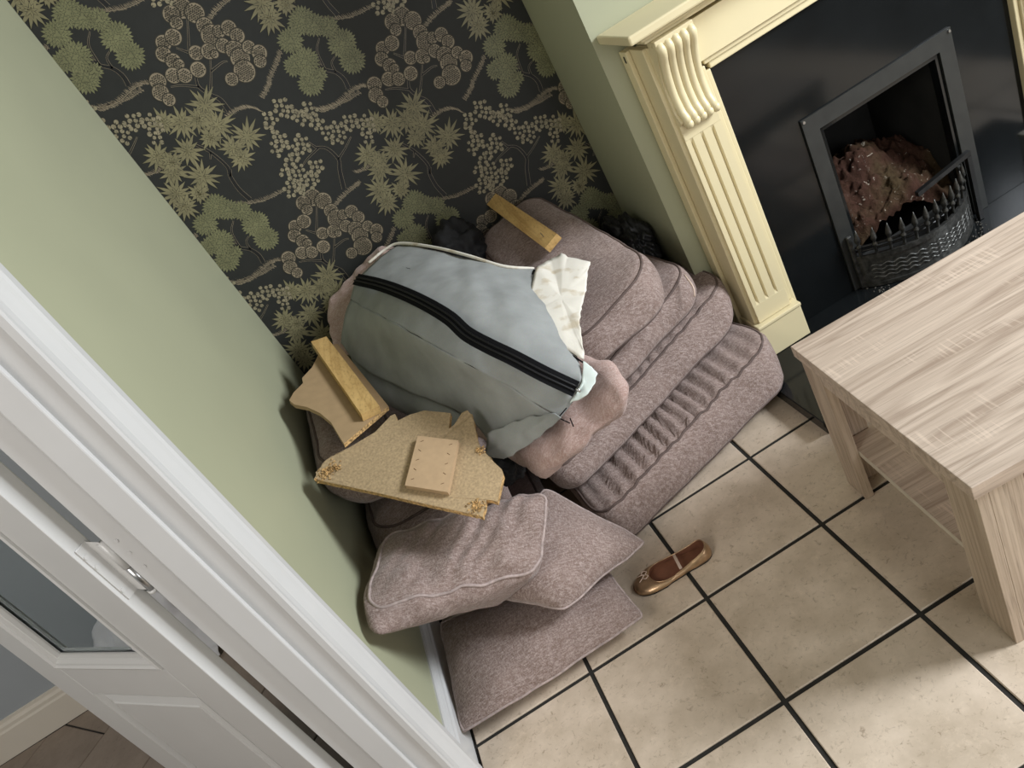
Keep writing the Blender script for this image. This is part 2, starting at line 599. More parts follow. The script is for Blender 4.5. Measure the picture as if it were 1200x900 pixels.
def pillow_cushion(label, C4, up, T, Tb=None, n=44, pinch=0.06, mats=('chenille', 'piping_light'), name='sofa_cushion', amp=0.006, freq=9, seed=0, wr=None, edge=0.62, seam_r=0.0034, ears=0.0):
    """knife-edge pillow: corners FL, FR, BR, BL of the seam plane"""
    C4 = [Vector(c) for c in C4]
    up = Vector(up).normalized()
    Tb = Tb if Tb is not None else T

    def P(u, v, w):
        u2 = u * (1 - pinch * (1 - v * v)) * (1 + ears * (abs(u * v)) ** 6)
        v2 = v * (1 - pinch * (1 - u * u)) * (1 + ears * (abs(u * v)) ** 6)
        s, t = (u2 + 1) / 2, (v2 + 1) / 2
        m = C4[0] * (1 - s) * (1 - t) + C4[1] * s * (1 - t) + C4[2] * s * t + C4[3] * (1 - s) * t
        h = (max(0, 1 - abs(u) ** 2.4) * max(0, 1 - abs(v) ** 2.4)) ** edge
        if wr and w: h *= 1 + wr(u, v)
        p = m + up * (h * (T if w > 0 else -Tb) if w else 0)
        o = Vector((seed * 3.1, seed * 1.7, seed * 2.3))
        return p + noise.noise_vector((p + o) * freq) * amp + noise.noise_vector((p + o) * freq * 2.6) * amp * 0.45

    g = []
    for w in (1, -1):
        v = [P(sin(pi / 2 * (-1 + 2 * i / n)), sin(pi / 2 * (-1 + 2 * j / n)), w) for j in range(n + 1) for i in range(n + 1)]
        f = []
        for j in range(n):
            for i in range(n):
                q = j * (n + 1) + i
                quad = (q, q + 1, q + n + 2, q + n + 1)
                f.append(quad if w > 0 else quad[::-1])
        g.append((v, f))
    t = thing(name, label, 'cushion', base_point(g[1][0]))
    body = obj('cushion_body', join(*g), mats[0], t, True)
    bm = bmesh.new(); bm.from_mesh(body.data)
    bmesh.ops.remove_doubles(bm, verts=bm.verts[:], dist=0.00005)
    bm.to_mesh(body.data); bm.free()
    body.data.polygons.foreach_set('use_smooth', [True] * len(body.data.polygons))
    path = []
    ks = [-1 + 2 * i / 40 for i in range(40)]
    for k in ks: path.append(P(k, -1, 0))
    for k in ks: path.append(P(1, k, 0))
    for k in ks: path.append(P(-k, 1, 0))
    for k in ks: path.append(P(-1, -k, 0))
    fix_normals(obj('seam_piping', tube(path, seam_r, 7, closed=True), mats[1], t, True))
    return t, P


def sheet(net, nu=50, nv=36, amp=0.004, freq=12, seed=0, thick=0.0015, extra=None):
    """cloth surface through a net of points (rows of equal length)"""
    rows = [catmull(r, nu) for r in net]
    cols = [catmull([rows[k][i] for k in range(len(rows))], nv) for i in range(nu)]
    o = Vector((seed * 3.1, seed * 1.7, seed * 2.3))
    G = []
    for j in range(nv):
        for i in range(nu):
            p = cols[i][j]
            d = noise.noise_vector((p + o) * freq) * amp + noise.noise_vector((p + o) * freq * 2.5) * amp * 0.4
            if extra: d += extra(i / (nu - 1), j / (nv - 1))
            G.append(p + d)
    f = []
    for j in range(nv - 1):
        for i in range(nu - 1):
            q = j * nu + i
            f.append((q, q + 1, q + nu + 1, q + nu))
    return G, f, nu, nv


def solid_sheet(o, t=0.002):
    md = o.modifiers.new('thickness', 'SOLIDIFY')
    md.thickness = t
    md.offset = 0
    return o


def clip_poly(poly, a, b, c):
    """keep the side a*x + b*y <= c"""
    out = []
    for i in range(len(poly)):
        p, q = poly[i], poly[(i + 1) % len(poly)]
        dp, dq = a * p[0] + b * p[1] - c, a * q[0] + b * q[1] - c
        if dp <= 0: out.append(p)
        if dp * dq < 0:
            t = dp / (dp - dq)
            out.append((p[0] + (q[0] - p[0]) * t, p[1] + (q[1] - p[1]) * t))
    return out


def poly_area(p):
    return abs(sum(p[i][0] * p[(i + 1) % len(p)][1] - p[(i + 1) % len(p)][0] * p[i][1] for i in range(len(p)))) / 2


def tile_geo(poly, top=0.0, bot=-0.006, ch=0.0018):
    cx = sum(p[0] for p in poly) / len(poly); cy = sum(p[1] for p in poly) / len(poly)
    n = len(poly)
    inner = []
    for x, y in poly:
        d = sqrt((x - cx) ** 2 + (y - cy) ** 2) or 1
        k = (d - ch * 1.4) / d
        inner.append((cx + (x - cx) * k, cy + (y - cy) * k))
    v = [(x, y, bot) for x, y in poly] + [(x, y, top - ch) for x, y in poly] + [(x, y, top) for x, y in inner]
    f = [tuple(range(2 * n, 3 * n))]
    for i in range(n):
        j = (i + 1) % n
        f.append((i, j, n + j, n + i))
        f.append((n + i, n + j, 2 * n + j, 2 * n + i))
    return v, f


XL, YB, XC, YC = -0.685, 1.19, 0.532, 0.744       # left wall, alcove back, chimney breast side and front

# ---------------------------------------------------------------- floors
floor = tag(obj('floor', box(XL - 0.02, 2.4, -2.4, 1.24, -0.12, -0.004), 'grout'), 'beige square tiled floor with dark grout lines', kind='structure')
T = 0.333
shared = None
for i in range(-3, 7):
    for j in range(-8, 4):
        x0, y0 = i * T + 0.0055, j * T + 0.0055
        poly = [(x0, y0), (x0 + T - 0.011, y0), (x0 + T - 0.011, y0 + T - 0.011), (x0, y0 + T - 0.011)]
        full = poly_area(poly)
        c = clip_poly(poly, -1, 0, -(XL + 0.001)); c = clip_poly(c, 0, 1, YB - 0.002) if len(c) > 2 else c
        if len(c) > 2:
            # the part under the chimney breast is left out
            if x0 > XC - T and y0 + T > YC and c:
                if x0 >= XC: c = clip_poly(c, 0, 1, YC - 0.002)
                else: c = clip_poly(c, 1, 0, XC - 0.002) if y0 >= YC - 0.1 else c
        if len(c) < 3 or poly_area(c) < 0.0006: continue
        ctr = (sum(p[0] for p in c) / len(c), sum(p[1] for p in c) / len(c))
        if abs(poly_area(c) - full) < 1e-6:
            if shared is None:
                o = obj('tile', tile_geo(poly), 'tile', floor, origin=(ctr[0], ctr[1], 0))
                shared = o.data
            else:
                o = bpy.data.objects.new('tile', shared); COL.objects.link(o); o.parent = floor
                o.location = Vector((ctr[0], ctr[1], 0)) - world_origin(floor)
        else:
            obj('tile', tile_geo(c), 'tile', floor, origin=(ctr[0], ctr[1], 0))

hall_floor = tag(obj('floor', box(-3.0, XL - 0.02, -2.0, 1.14, -0.12, -0.004), 'grout'), 'brown tiled hall floor laid diagonally beyond the door', kind='structure')
az = radians(48.4)
dx, dy = cos(az), sin(az)
nx, ny = dy, -dx
W_, L_ = 0.333, 0.6
off0 = (-2.2 * nx + 1.1 * ny)
for i in range(-8, 9):
    for j in range(-8, 9):
        a0 = off0 + i * W_ + 0.003; a1 = a0 + W_ - 0.006
        b0 = j * L_ + (0.3 if i % 2 else 0.0) + 0.003; b1 = b0 + L_ - 0.006
        poly = [(nx * a + dx * b, ny * a + dy * b) for a, b in ((a0, b0), (a1, b0), (a1, b1), (a0, b1))]
        c = poly
        for (A, B, C_) in ((1, 0, XL - 0.132), (-1, 0, 2.85), (0, 1, 1.088), (0, -1, 1.2)):
            if len(c) > 2: c = clip_poly(c, A, B, C_)
        if len(c) > 2 and poly_area(c) > 0.001:
            ctr = (sum(p[0] for p in c) / len(c), sum(p[1] for p in c) / len(c))
            obj('tile', tile_geo(c), 'hall_tile', hall_floor, origin=(ctr[0], ctr[1], 0))

# ---------------------------------------------------------------- walls
wall_left = join(box(XL - 0.13, XL, -0.15, 1.27, -0.1, 2.5), box(XL - 0.13, XL, -2.4, -0.95, -0.1, 2.5), box(XL - 0.13, XL, -0.95, -0.15, 2.02, 2.5))
tag(obj('wall_left', wall_left, 'sage'), 'smooth sage green wall beside the doorway', kind='structure')
wall_back = tag(obj('wall_back', box(XL, XC + 0.05, YB, YB + 0.08, -0.1, 2.5), 'paper', origin=(0, YB, 0)), 'dark wallpapered alcove wall with gold and green tree print', kind='structure')
fx0, fx1, fz1 = 1.01, 1.385, 0.575
chim = join(box(XC, 0.9, YC, YC + 0.03, -0.1, 2.5), box(XC, XC + 0.03, YC + 0.03, YB, -0.1, 2.5),
            box(0.9, 2.4, YC, YC + 0.03, 0.72, 2.5), box(1.5, 2.4, YC, YC + 0.03, -0.1, 0.72))
tag(obj('wall_right', chim, 'sage'), 'sage green chimney breast beside the dark alcove', kind='structure')
tag(obj('wall_hall', join(box(-3.0, XL - 0.13, 1.11, 1.19, -0.1, 2.5), box(-3.0, -2.9, -2.0, 1.11, -0.1, 2.5)), 'hall_wall'), 'blue grey hall wall seen past the door', kind='structure')

# skirting boards: stepped mouldings swept along the wall
def skirting(name, prof, p0, p1, nrm, mat, label):
    p0, p1, nrm = Vector(p0), Vector(p1), Vector(nrm)
    poly = [p0 + nrm * d + Vector((0, 0, z)) for d, z in prof]
    return tag(fix_normals(obj(name, prism(poly, p1 - p0), mat)), label, kind='structure')


SK = [(0, 0.0), (0.018, 0.0), (0.018, 0.085), (0.014, 0.092), (0.014, 0.098), (0.010, 0.108), (0.006, 0.112), (0.004, 0.12), (0, 0.12)]
skirting('baseboard_left', SK, (XL, -0.062, 0.001), (XL, YB - 0.002, 0.001), (1, 0, 0), 'white', 'white skirting board along the sage wall')
SKH = [(0, 0.0), (0.02, 0.0), (0.02, 0.105), (0.015, 0.112), (0.015, 0.125), (0.008, 0.135), (0.008, 0.144), (0, 0.146)]
skirting('baseboard_hall', SKH, (-2.898, 1.11, 0.001), (XL - 0.135, 1.11, 0.001), (0, -1, 0), 'skirting', 'cream skirting board along the hall wall')

# architrave and jamb lining of the doorway
AY0, AY1 = -0.158, -0.060
arch = [(0, AY0), (0.012, AY0), (0.016, AY0 + 0.003), (0.016, AY0 + 0.010), (0.012, AY0 + 0.013), (0.014, AY0 + 0.030), (0.019, AY0 + 0.040),
        (0.016, AY0 + 0.046), (0.021, AY0 + 0.056), (0.024, AY0 + 0.064), (0.020, AY0 + 0.070), (0.024, AY0 + 0.078), (0.024, AY1 - 0.003), (0.021, AY1), (0, AY1)]
poly = [(XL + d, y, 0.001) for d, y in arch]
a = fix_normals(obj('trim_1', prism(poly, (0, 0, 2.08)), 'white'))
tag(a, 'white moulded architrave around the doorway', kind='structure')
jl = fix_normals(obj('trim_2', box(XL - 0.134, XL + 0.004, -0.154, -0.1405, 0.001, 2.02, 0.0015), 'white'))
tag(jl, 'white jamb lining of the doorway', kind='structure')
stop = fix_normals(obj('door_stop', box(XL - 0.088, XL - 0.040, -0.166, -0.1535, 0.001, 2.02, 0.003), 'white', jl))
for z in (0.955, 0.99, 1.02):
    obj('screw_head', tube([(XL - 0.118, -0.1538, z), (XL - 0.118, -0.1552, z)], 0.0035, 10), 'white', jl)

tag(obj('trim_3', box(XL - 0.131, XL - 0.001, -0.949, -0.168, -0.004, 0.004, 0.002), 'shelf_edge'), 'pale threshold strip across the doorway', kind='structure')

# ---------------------------------------------------------------- wallpaper print (thin raised print on the paper)
MOT = {
    'A': {'anchor': (-0.568, 1.587), 'blobs': [(-0.0097, 0.2136, 0.0431), (-0.0684, 0.1873, 0.0386), (0.0136, 0.189, 0.035), (0.0443, 0.1641, 0.0325), (0.0549, 0.1102, 0.0446), (0.0547, 0.0571, 0.0409), (-0.0668, 0.122, 0.0444), (-0.0982, 0.1276, 0.0321), (-0.0837, 0.0654, 0.0401), (-0.0508, 0.0716, 0.0254)], 'trunk': [[(0.0013, -0.0007), (0.0041, 0.0274), (-0.0058, 0.0541), (-0.028, 0.0768), (-0.0363, 0.1046)], [(-0.0058, 0.0541), (-0.0017, 0.0808), (0.0162, 0.0913)], [(-0.028, 0.0768), (-0.0193, 0.1276), (0.0058, 0.1538)]], 'ground': [[(-0.1171, -0.0006), (-0.0866, -0.0142), (-0.0455, -0.0209), (0.0023, -0.0142), (0.0335, -0.016), (0.0545, -0.0247)]]}, 
    'B': {'anchor': (-0.378, 1.401), 'blobs': [(0.055, 0.2725, 0.0289), (0.0217, 0.2732, 0.0245), (0.0764, 0.247, 0.0277), (0.0192, 0.2504, 0.0182), (-0.0412, 0.2269, 0.022), (-0.0097, 0.2257, 0.0234), (-0.0595, 0.204, 0.0221), (-0.0486, 0.1769, 0.0223), (-0.0404, 0.1637, 0.0149), (0.0791, 0.2089, 0.0236), (0.0799, 0.1796, 0.0313), (0.1029, 0.1791, 0.0178), (0.1312, 0.1733, 0.0223), (0.1392, 0.1464, 0.021), (0.0169, 0.1649, 0.0209), (0.0486, 0.1512, 0.0225), (0.0572, 0.1378, 0.0113), (0.0905, 0.1443, 0.021), (0.1102, 0.1205, 0.0265), (0.1101, 0.095, 0.029), (0.0997, 0.0619, 0.0324), (0.0567, 0.0622, 0.0193), (0.1481, 0.1076, 0.019), (0.1641, 0.0815, 0.023), (0.1527, 0.0621, 0.0185), (-0.1167, 0.1563, 0.024), (-0.1293, 0.129, 0.0242), (-0.1219, 0.1028, 0.0183), (-0.0719, 0.1476, 0.0225), (-0.046, 0.1327, 0.0211), (-0.0056, 0.1276, 0.0227)], 'trunk': [[(-0.0014, -0.0019), (-0.0036, 0.0336), (-0.0184, 0.0582), (-0.0321, 0.09), (-0.0212, 0.1185)], [(-0.0184, 0.0582), (0.0119, 0.095), (0.0405, 0.1346)], [(0.0007, 0.1741), (0.0282, 0.2127), (0.0546, 0.251)], [(0.0007, 0.1741), (-0.0206, 0.2004)], [(-0.0321, 0.09), (-0.0689, 0.1157), (-0.0972, 0.1277)], [(0.0212, 0.107), (0.06, 0.1106), (0.0756, 0.106)]], 'ground': [[(-0.0162, -0.015), (0.0236, -0.0139), (0.0541, -0.0255), (0.0783, -0.0525)], [(0.1002, -0.0226), (0.13, -0.0085), (0.1551, 0.0125), (0.1891, 0.0326), (0.2193, 0.0545)]]}, 
    'C': {'anchor': (-0.485, 1.165), 'blobs': [(-0.0663, 0.2981, 0.0371), (-0.0239, 0.2729, 0.0452), (0.0578, 0.2787, 0.0467), (0.0205, 0.2556, 0.0391), (0.0542, 0.2174, 0.046), (0.106, 0.1492, 0.0469), (0.0524, 0.1438, 0.0405), (0.0556, 0.1084, 0.0343), (-0.139, 0.2318, 0.0394), (-0.06, 0.2025, 0.0398), (-0.131, 0.1748, 0.0401), (-0.0707, 0.1232, 0.0473), (-0.163, 0.1221, 0.0448), (-0.1666, 0.0797, 0.0371), (0.0155, 0.1989, 0.0318), (-0.1164, 0.1992, 0.0318), (-0.1095, 0.0886, 0.0288)], 'trunk': [[(0.0025, -0.0036), (-0.0064, 0.0391), (-0.0042, 0.0821), (0.0052, 0.1104), (-0.0091, 0.1669), (-0.0302, 0.2031)], [(-0.0042, 0.0821), (0.0097, 0.0979)], [(-0.0091, 0.1669), (-0.0216, 0.1507)]], 'ground': [[(-0.0474, 0.0116), (-0.0042, -0.0125), (0.0455, -0.0286), (0.1031, -0.0342)], [(-0.1998, 0.2049), (-0.1612, 0.1982), (-0.1147, 0.2075)]]}, 
    'D': {'anchor': (-0.23, 1.052), 'blobs': [(-0.0655, 0.2689, 0.0242), (-0.0797, 0.2494, 0.0146), (-0.0202, 0.2836, 0.0257), (-0.0016, 0.2543, 0.0202), (0.016, 0.2299, 0.0261), (0.0487, 0.2339, 0.0244), (0.0444, 0.199, 0.023), (0.0411, 0.1725, 0.0149), (0.0796, 0.14, 0.0335), (0.0499, 0.1337, 0.0151), (-0.0792, 0.2018, 0.0288), (-0.1066, 0.1848, 0.0165), (-0.0311, 0.1632, 0.0291), (-0.0621, 0.1481, 0.0183), (-0.086, 0.1431, 0.0209), (-0.1137, 0.1257, 0.021), (-0.0916, 0.0922, 0.034), (-0.1257, 0.0731, 0.0299), (-0.0339, 0.0866, 0.0255), (-0.0667, 0.0617, 0.0257), (-0.1092, 0.0527, 0.0171), (0.1284, 0.1444, 0.0268), (0.1677, 0.1114, 0.0321), (0.1544, 0.0757, 0.0188)], 'trunk': [[(0.0025, -0.0118), (0.023, 0.0416), (0.0385, 0.0721), (0.0276, 0.1161), (0.0007, 0.1362)], [(0.0385, 0.0721), (0.0757, 0.0889), (0.109, 0.1079)], [(0.0069, 0.1305), (-0.0409, 0.1205), (-0.0697, 0.1086)], [(0.0007, 0.1362), (-0.0086, 0.1593)]], 'ground': [[(0.0725, 0.2105), (0.1079, 0.2037), (0.1552, 0.1992), (0.2047, 0.1981)], [(-0.0642, -0.048), (-0.0221, -0.0327), (0.0247, -0.0256), (0.0591, -0.0213)]]}}


class Print:
    def __init__(self):
        self.v, self.f, self.m = [], [], []

    def poly(self, pts, depth, mi):
        n = len(self.v)
        self.v += [(x, -depth, z) for x, z in pts]
        # wall faces -Y: keep counter-clockwise as seen from -Y
        ar = sum(pts[i][0] * pts[(i + 1) % len(pts)][1] - pts[(i + 1) % len(pts)][0] * pts[i][1] for i in range(len(pts)))
        idx = list(range(n, n + len(pts)))
        self.f.append(tuple(idx if ar > 0 else idx[::-1]))
        self.m.append(mi)

    def leaf(self, x, z, ang, L, w, depth, mi, dark=None, n=1):
        c, s = cos(ang), sin(ang)
        def tr(sx, sz, k=1.0):
            sx *= k; sz *= k
            return (x + c * sx - s * sz, z + s * sx + c * sz)
        sh = [(0, 0), (0.3 * L, w * 0.5), (0.6 * L, w * 0.42), (L, 0), (0.6 * L, -w * 0.42), (0.3 * L, -w * 0.5)]
        if dark is not None:
            e = 0.0011
            sh2 = [(-e, 0), (0.3 * L, w * 0.5 + e), (0.6 * L, w * 0.42 + e), (L + e, 0), (0.6 * L, -w * 0.42 - e), (0.3 * L, -w * 0.5 - e)]
            self.poly([tr(*q) for q in sh2], depth, dark)
        self.poly([tr(*q) for q in sh], depth + 0.00006, mi)

    def stroke(self, pts, w0, w1, depth, mi):
        P = catmull([(x, 0, z) for x, z in pts], max(6, 5 * len(pts)))
        n = len(P)
        for i in range(n - 1):
            a, b = P[i], P[i + 1]
            t = (b - a).normalized(); s = Vector((-t.z, 0, t.x))
            wa = w0 + (w1 - w0) * i / (n - 1); wb = w0 + (w1 - w0) * (i + 1) / (n - 1)
            q = [a + s * wa, a - s * wa, b - s * wb, b + s * wb]
            self.poly([(p.x, p.z) for p in q], depth, mi)
        return P


def motif_mesh(kind, data):
    rnd = random.Random(ord(kind))
    pr = Print()
    # material slots: 0 leaf main, 1 dark, 2 trunk, 3 tan line
    for pl in data['ground']:
        P = pr.stroke(pl, 0.0007, 0.0007, 0.0003, 3)
        for a, b in zip(P[:-1], P[1:]):
            for k in range(3):
                q = a.lerp(b, k / 3)
                pr.leaf(q.x, q.z, pi / 2 + 0.35 + rnd.uniform(-.25, .25), rnd.uniform(.010, .016), 0.0014, 0.0003, 3)
                if rnd.random() < .5:
                    pr.leaf(q.x, q.z, -pi / 2 + 0.5 + rnd.uniform(-.25, .25), rnd.uniform(.004, .007), 0.0013, 0.0003, 3)
    for n, pl in enumerate(data['trunk']):
        w = 0.0062 if n == 0 else 0.0026
        pr.stroke(pl, w + 0.0008, w * 0.4 + 0.0008, 0.0003, 3)
        pr.stroke(pl, w, w * 0.4, 0.0005, 2)
    bl = data['blobs']
    d = 0.0005
    if kind == 'B': bl = [(x, z, r * 0.86) for x, z, r in bl]
    if kind == 'A':
        for x, z, r in bl:
            for k in range(5):
                rr = r * (1 - k * 0.21)
                cnt = max(3, int(2 * pi * rr / 0.0105))
                for q in range(cnt):
                    an = 2 * pi * (q + 0.5 * (k % 2)) / cnt
                    L = 0.019
                    px, pz = x + cos(an) * (rr - L), z + sin(an) * (rr - L) * 0.9
                    pr.leaf(px, pz, an + rnd.uniform(-.12, .12), L * rnd.uniform(.9, 1.12), 0.0080, d, 0, 1)
                    d += 0.000003
                d += 0.00013
            d = 0.0005 + rnd.random() * 0.0003
    elif kind == 'C':
        for x, z, r in bl:
            cnt = 14
            a0 = rnd.random() * pi
            for q in range(cnt):
                an = a0 + 2 * pi * q / cnt + rnd.uniform(-.12, .12)
                pr.leaf(x, z, an, r * rnd.uniform(.85, 1.3), 0.0098, d, 0, 1)
                d += 0.000004
            for q in range(8):
                an = a0 + 2 * pi * q / 8 + rnd.uniform(-.2, .2)
                pr.leaf(x, z, an, r * rnd.uniform(.45, .6), 0.006, d + 0.00015, 0, 1)
            d += 0.00003
    elif kind == 'B':
        for nb, (x, z, r) in enumerate(bl):
            pr.poly([(x + (r * 1.05 + .0030) * cos(2 * pi * k / 20), z + (r * 1.05 + .0030) * sin(2 * pi * k / 20)) for k in range(20)], 0.0004 + nb * 0.00002, 1)
            pr.poly([(x + r * 1.05 * cos(2 * pi * k / 20), z + r * 1.05 * sin(2 * pi * k / 20)) for k in range(20)], 0.00041 + nb * 0.00002, 3)
        pitch = 0.0058
        x0 = min(b[0] - b[2] for b in bl); x1 = max(b[0] + b[2] for b in bl)
        z0 = min(b[1] - b[2] for b in bl); z1 = max(b[1] + b[2] for b in bl)
        row = 0
        z = z0
        while z < z1:
            x = x0 + (pitch / 2 if row % 2 else 0)
            while x < x1:
                qx, qz = x + rnd.uniform(-.0007, .0007), z + rnd.uniform(-.0007, .0007)
                if any((qx - b[0]) ** 2 + (qz - b[1]) ** 2 < (b[2] - 0.0022) ** 2 for b in bl):
                    a0 = rnd.random()
                    pr.poly([(qx + 0.0024 * cos(a0 + 2 * pi * k / 6), qz + 0.0024 * sin(a0 + 2 * pi * k / 6)) for k in range(6)], 0.0013, 1)
                x += pitch
            z += pitch * 0.87; row += 1
    else:
        for x, z, r in bl:
            cnt = max(3, int(6.0 * (r / 0.02) ** 2))
            for q in range(cnt):
                an = q * 2.4; rr = r * sqrt((q + .5) / cnt)
                bx, bz = x + cos(an) * rr, z + sin(an) * rr
                s = rnd.uniform(.0052, .0072)
                dd = 0.0005 + rnd.random() * 0.0003
                pr.poly([(bx + (s + .001) * cos(2 * pi * k / 10), bz + (s + .001) * sin(2 * pi * k / 10)) for k in range(10)], dd, 1)
                pr.poly([(bx + s * cos(2 * pi * k / 10), bz + s * sin(2 * pi * k / 10)) for k in range(10)], dd + .00006, 0)
                an2 = rnd.random() * 6.28
                pr.poly([(bx + .0007 * cos(an2), bz + .0007 * sin(an2)), (bx + s * cos(an2 + .25), bz + s * sin(an2 + .25)), (bx + s * cos(an2 - .25), bz + s * sin(an2 - .25))], dd + .00012, 1)
    me = bpy.data.meshes.new('printed_tree')
    me.from_pydata(pr.v, [], pr.f)
    main = {'A': 'leaf_green', 'B': 'print_tan', 'C': 'leaf_gold', 'D': 'print_bud'}[kind]
    for mm in (main, 'print_dark', 'print_trunk', 'print_tan'): me.materials.append(M[mm])
    me.polygons.foreach_set('material_index', pr.m)
    me.update()
    return me, pr


PX, PZ, SHX, SHZ = 0.5155, 0.0, 0.5155, -0.3
for kind, data in MOT.items():
    me, pr = motif_mesh(kind, data)
    xs = [v[0] for v in pr.v]; zs = [v[2] for v in pr.v]
    ax, azz = data['anchor']
    for i in range(-3, 4):
        for j in range(-6, 6):
            X = ax + i * 0.5155; Z = azz - i * 0.308 + j * 0.604
            if X + max(xs) < XL + .01 or X + min(xs) > XC - .01 or Z + max(zs) < 0.35 or Z + min(zs) > 2.3: continue
            if X + min(xs) < XL or X + max(xs) > XC:
                # trim at the corner of the alcove
                bm = bmesh.new(); bm.from_mesh(me)
                for px, s in ((XL + 0.0005 - X, -1), (XC - 0.0005 - X, 1)):
                    bmesh.ops.bisect_plane(bm, geom=bm.verts[:] + bm.edges[:] + bm.faces[:], plane_co=(px, 0, 0), plane_no=(s, 0, 0), clear_outer=True)
                m2 = me.copy(); bm.to_mesh(m2); bm.free()
                if len(m2.polygons) < 4: continue
                o = bpy.data.objects.new('printed_tree', m2)
            else:
                o = bpy.data.objects.new('printed_tree', me)
            COL.objects.link(o); o.parent = wall_back
            o.location = Vector((X, YB, Z)) - wall_back.location

# ---------------------------------------------------------------- hall door (open, glazed)
N0 = Vector((-0.870, -0.158, 0.012))
DD = Vector((cos(radians(142.6)), sin(radians(142.6)), 0))     # along the leaf, from hinges to latch
DN = Vector((cos(radians(52.6)), sin(radians(52.6)), 0))        # into the thickness, away from the camera
door = bpy.data.objects.new('door_1', None); COL.objects.link(door)
door.location = N0; tag(door, 'open white panelled door with a clear glass pane', kind='structure')


def dbox(s0, s1, t0, t1, z0, z1, ch=0.002):
    v, f = box(s0, s1, t0, t1, z0, z1, ch)
    return [N0 + DD * p[0] + DN * p[1] + Vector((0, 0, p[2])) for p in v], f


def dpart(name, geo, mat='door_paint', parent=None, smooth=False):
    return fix_normals(obj(name, geo, mat, parent or door, smooth))


dpart('stile', dbox(0, 0.113, 0, 0.038, 0, 1.97))
dpart('stile', dbox(0.488, 0.60, 0, 0.038, 0, 1.97))
dpart('bottom_rail', dbox(0.1135, 0.4875, 0, 0.038, 0, 0.19))
dpart('middle_rail', dbox(0.1135, 0.4875, 0, 0.038, 0.612, 0.712))
dpart('top_rail', dbox(0.1135, 0.4875, 0, 0.038, 1.86, 1.97))


def frame_bead(s0, s1, z0, z1, prof, t_base, name='bead'):
    """mitred moulding round a rectangle; prof = (inset, height towards the camera)"""
    g = []
    ring = [(s0, z0, 1, 1), (s1, z0, -1, 1), (s1, z1, -1, -1), (s0, z1, 1, -1)]
    v = []
    for s, z, a, b in ring:
        for ins, h in prof:
            v.append(N0 + DD * (s + a * ins) + DN * (t_base - h) + Vector((0, 0, z + b * ins)))
    n = len(prof); f = []
    for k in range(4):
        k2 = (k + 1) % 4
        for i in range(n - 1):
            f.append((k * n + i, k2 * n + i, k2 * n + i + 1, k * n + i + 1))
        f.append((k * n + n - 1, k2 * n + n - 1, k2 * n, k * n))
    return dpart(name, (v, f))


GB = [(0, -0.001), (0, 0.004), (0.006, 0.006), (0.010, 0.002), (0.016, 0.001), (0.020, -0.005), (0.024, -0.006), (0.027, -0.014), (0.027, -0.018), (0, -0.018)]
frame_bead(0.1135, 0.4875, 0.7125, 1.8595, GB, 0.0, 'glazing_bead')
GBb = [(0, -0.024), (0.027, -0.024), (0.027, -0.030), (0.012, -0.038), (0, -0.040)]
frame_bead(0.1135, 0.4875, 0.7125, 1.8595, GBb, 0.0, 'glazing_bead')
dpart('glass_pane', dbox(0.125, 0.476, 0.019, 0.023, 0.725, 1.847, 0), 'glass')
# lower raised panel
v = []
s0, s1, z0, z1 = 0.1135, 0.4875, 0.1905, 0.6115
prof = [(0, 0.0), (0.002, 0.012), (0.036, 0.004), (0.038, 0.001)]
for s, z, a_, b_ in [(s0, z0, 1, 1), (s1, z0, -1, 1), (s1, z1, -1, -1), (s0, z1, 1, -1)]:
    for ins, h in prof:
        v.append(N0 + DD * (s + a_ * ins) + DN * h + Vector((0, 0, z + b_ * ins)))
f = []
for k in range(4):
    k2 = (k + 1) % 4
    for i in range(3): f.append((k * 4 + i, k2 * 4 + i, k2 * 4 + i + 1, k * 4 + i + 1))
f.append((3, 7, 11, 15))
n = len(v)
for s, z in ((s0, z0), (s1, z0), (s1, z1), (s0, z1)): v.append(N0 + DD * s + DN * 0.036 + Vector((0, 0, z)))
f.append((n, n + 1, n + 2, n + 3))
for k in range(4): f.append((k * 4, ((k + 1) % 4) * 4, n + (k + 1) % 4, n + k))
dpart('panel', (v, f))
# hinge: leaf let into the edge, three screws and the knuckle
hg = dpart('hinge', dbox(-0.003, 0.0005, 0.008, 0.032, 0.905, 1.030, 0.0008), 'door_paint')
tag(hg, 'painted butt hinge with a bare steel knuckle')
for k, z in enumerate((0.925, 0.985, 1.010)):
    p = N0 + DN * (0.013 if k != 2 else 0.013) + Vector((0, 0, z))
    obj('screw', tube([p - DD * 0.003, p - DD * 0.0048], 0.0042, 12), 'door_paint', hg)
kp = Vector((-0.828, -0.142, 0))
obj('knuckle', tube([kp + Vector((0, 0, 0.965)), kp + Vector((0, 0, 1.028))], 0.0085, 12), 'door_paint', hg, True)
obj('knuckle', tube([kp + Vector((0, 0, 0.905)), kp + Vector((0, 0, 0.963))], 0.0075, 12), 'steel', hg, True)
obj('knuckle', tube([kp + Vector((0, 0, 0.900)), kp + Vector((0, 0, 0.906))], 0.0095, 12), 'door_paint', hg, True)
pl = prism([kp + Vector((-0.004, 0.0, 0.905)), N0 + DN * 0.030 + Vector((-0.001, 0, 0.905)), N0 + DN * 0.030 + Vector((-0.001, 0, 1.03)), kp + Vector((-0.004, 0.0, 1.03))], (0.0015, -0.0015, 0))
fix_normals(obj('hinge_leaf', pl, 'door_paint', hg))

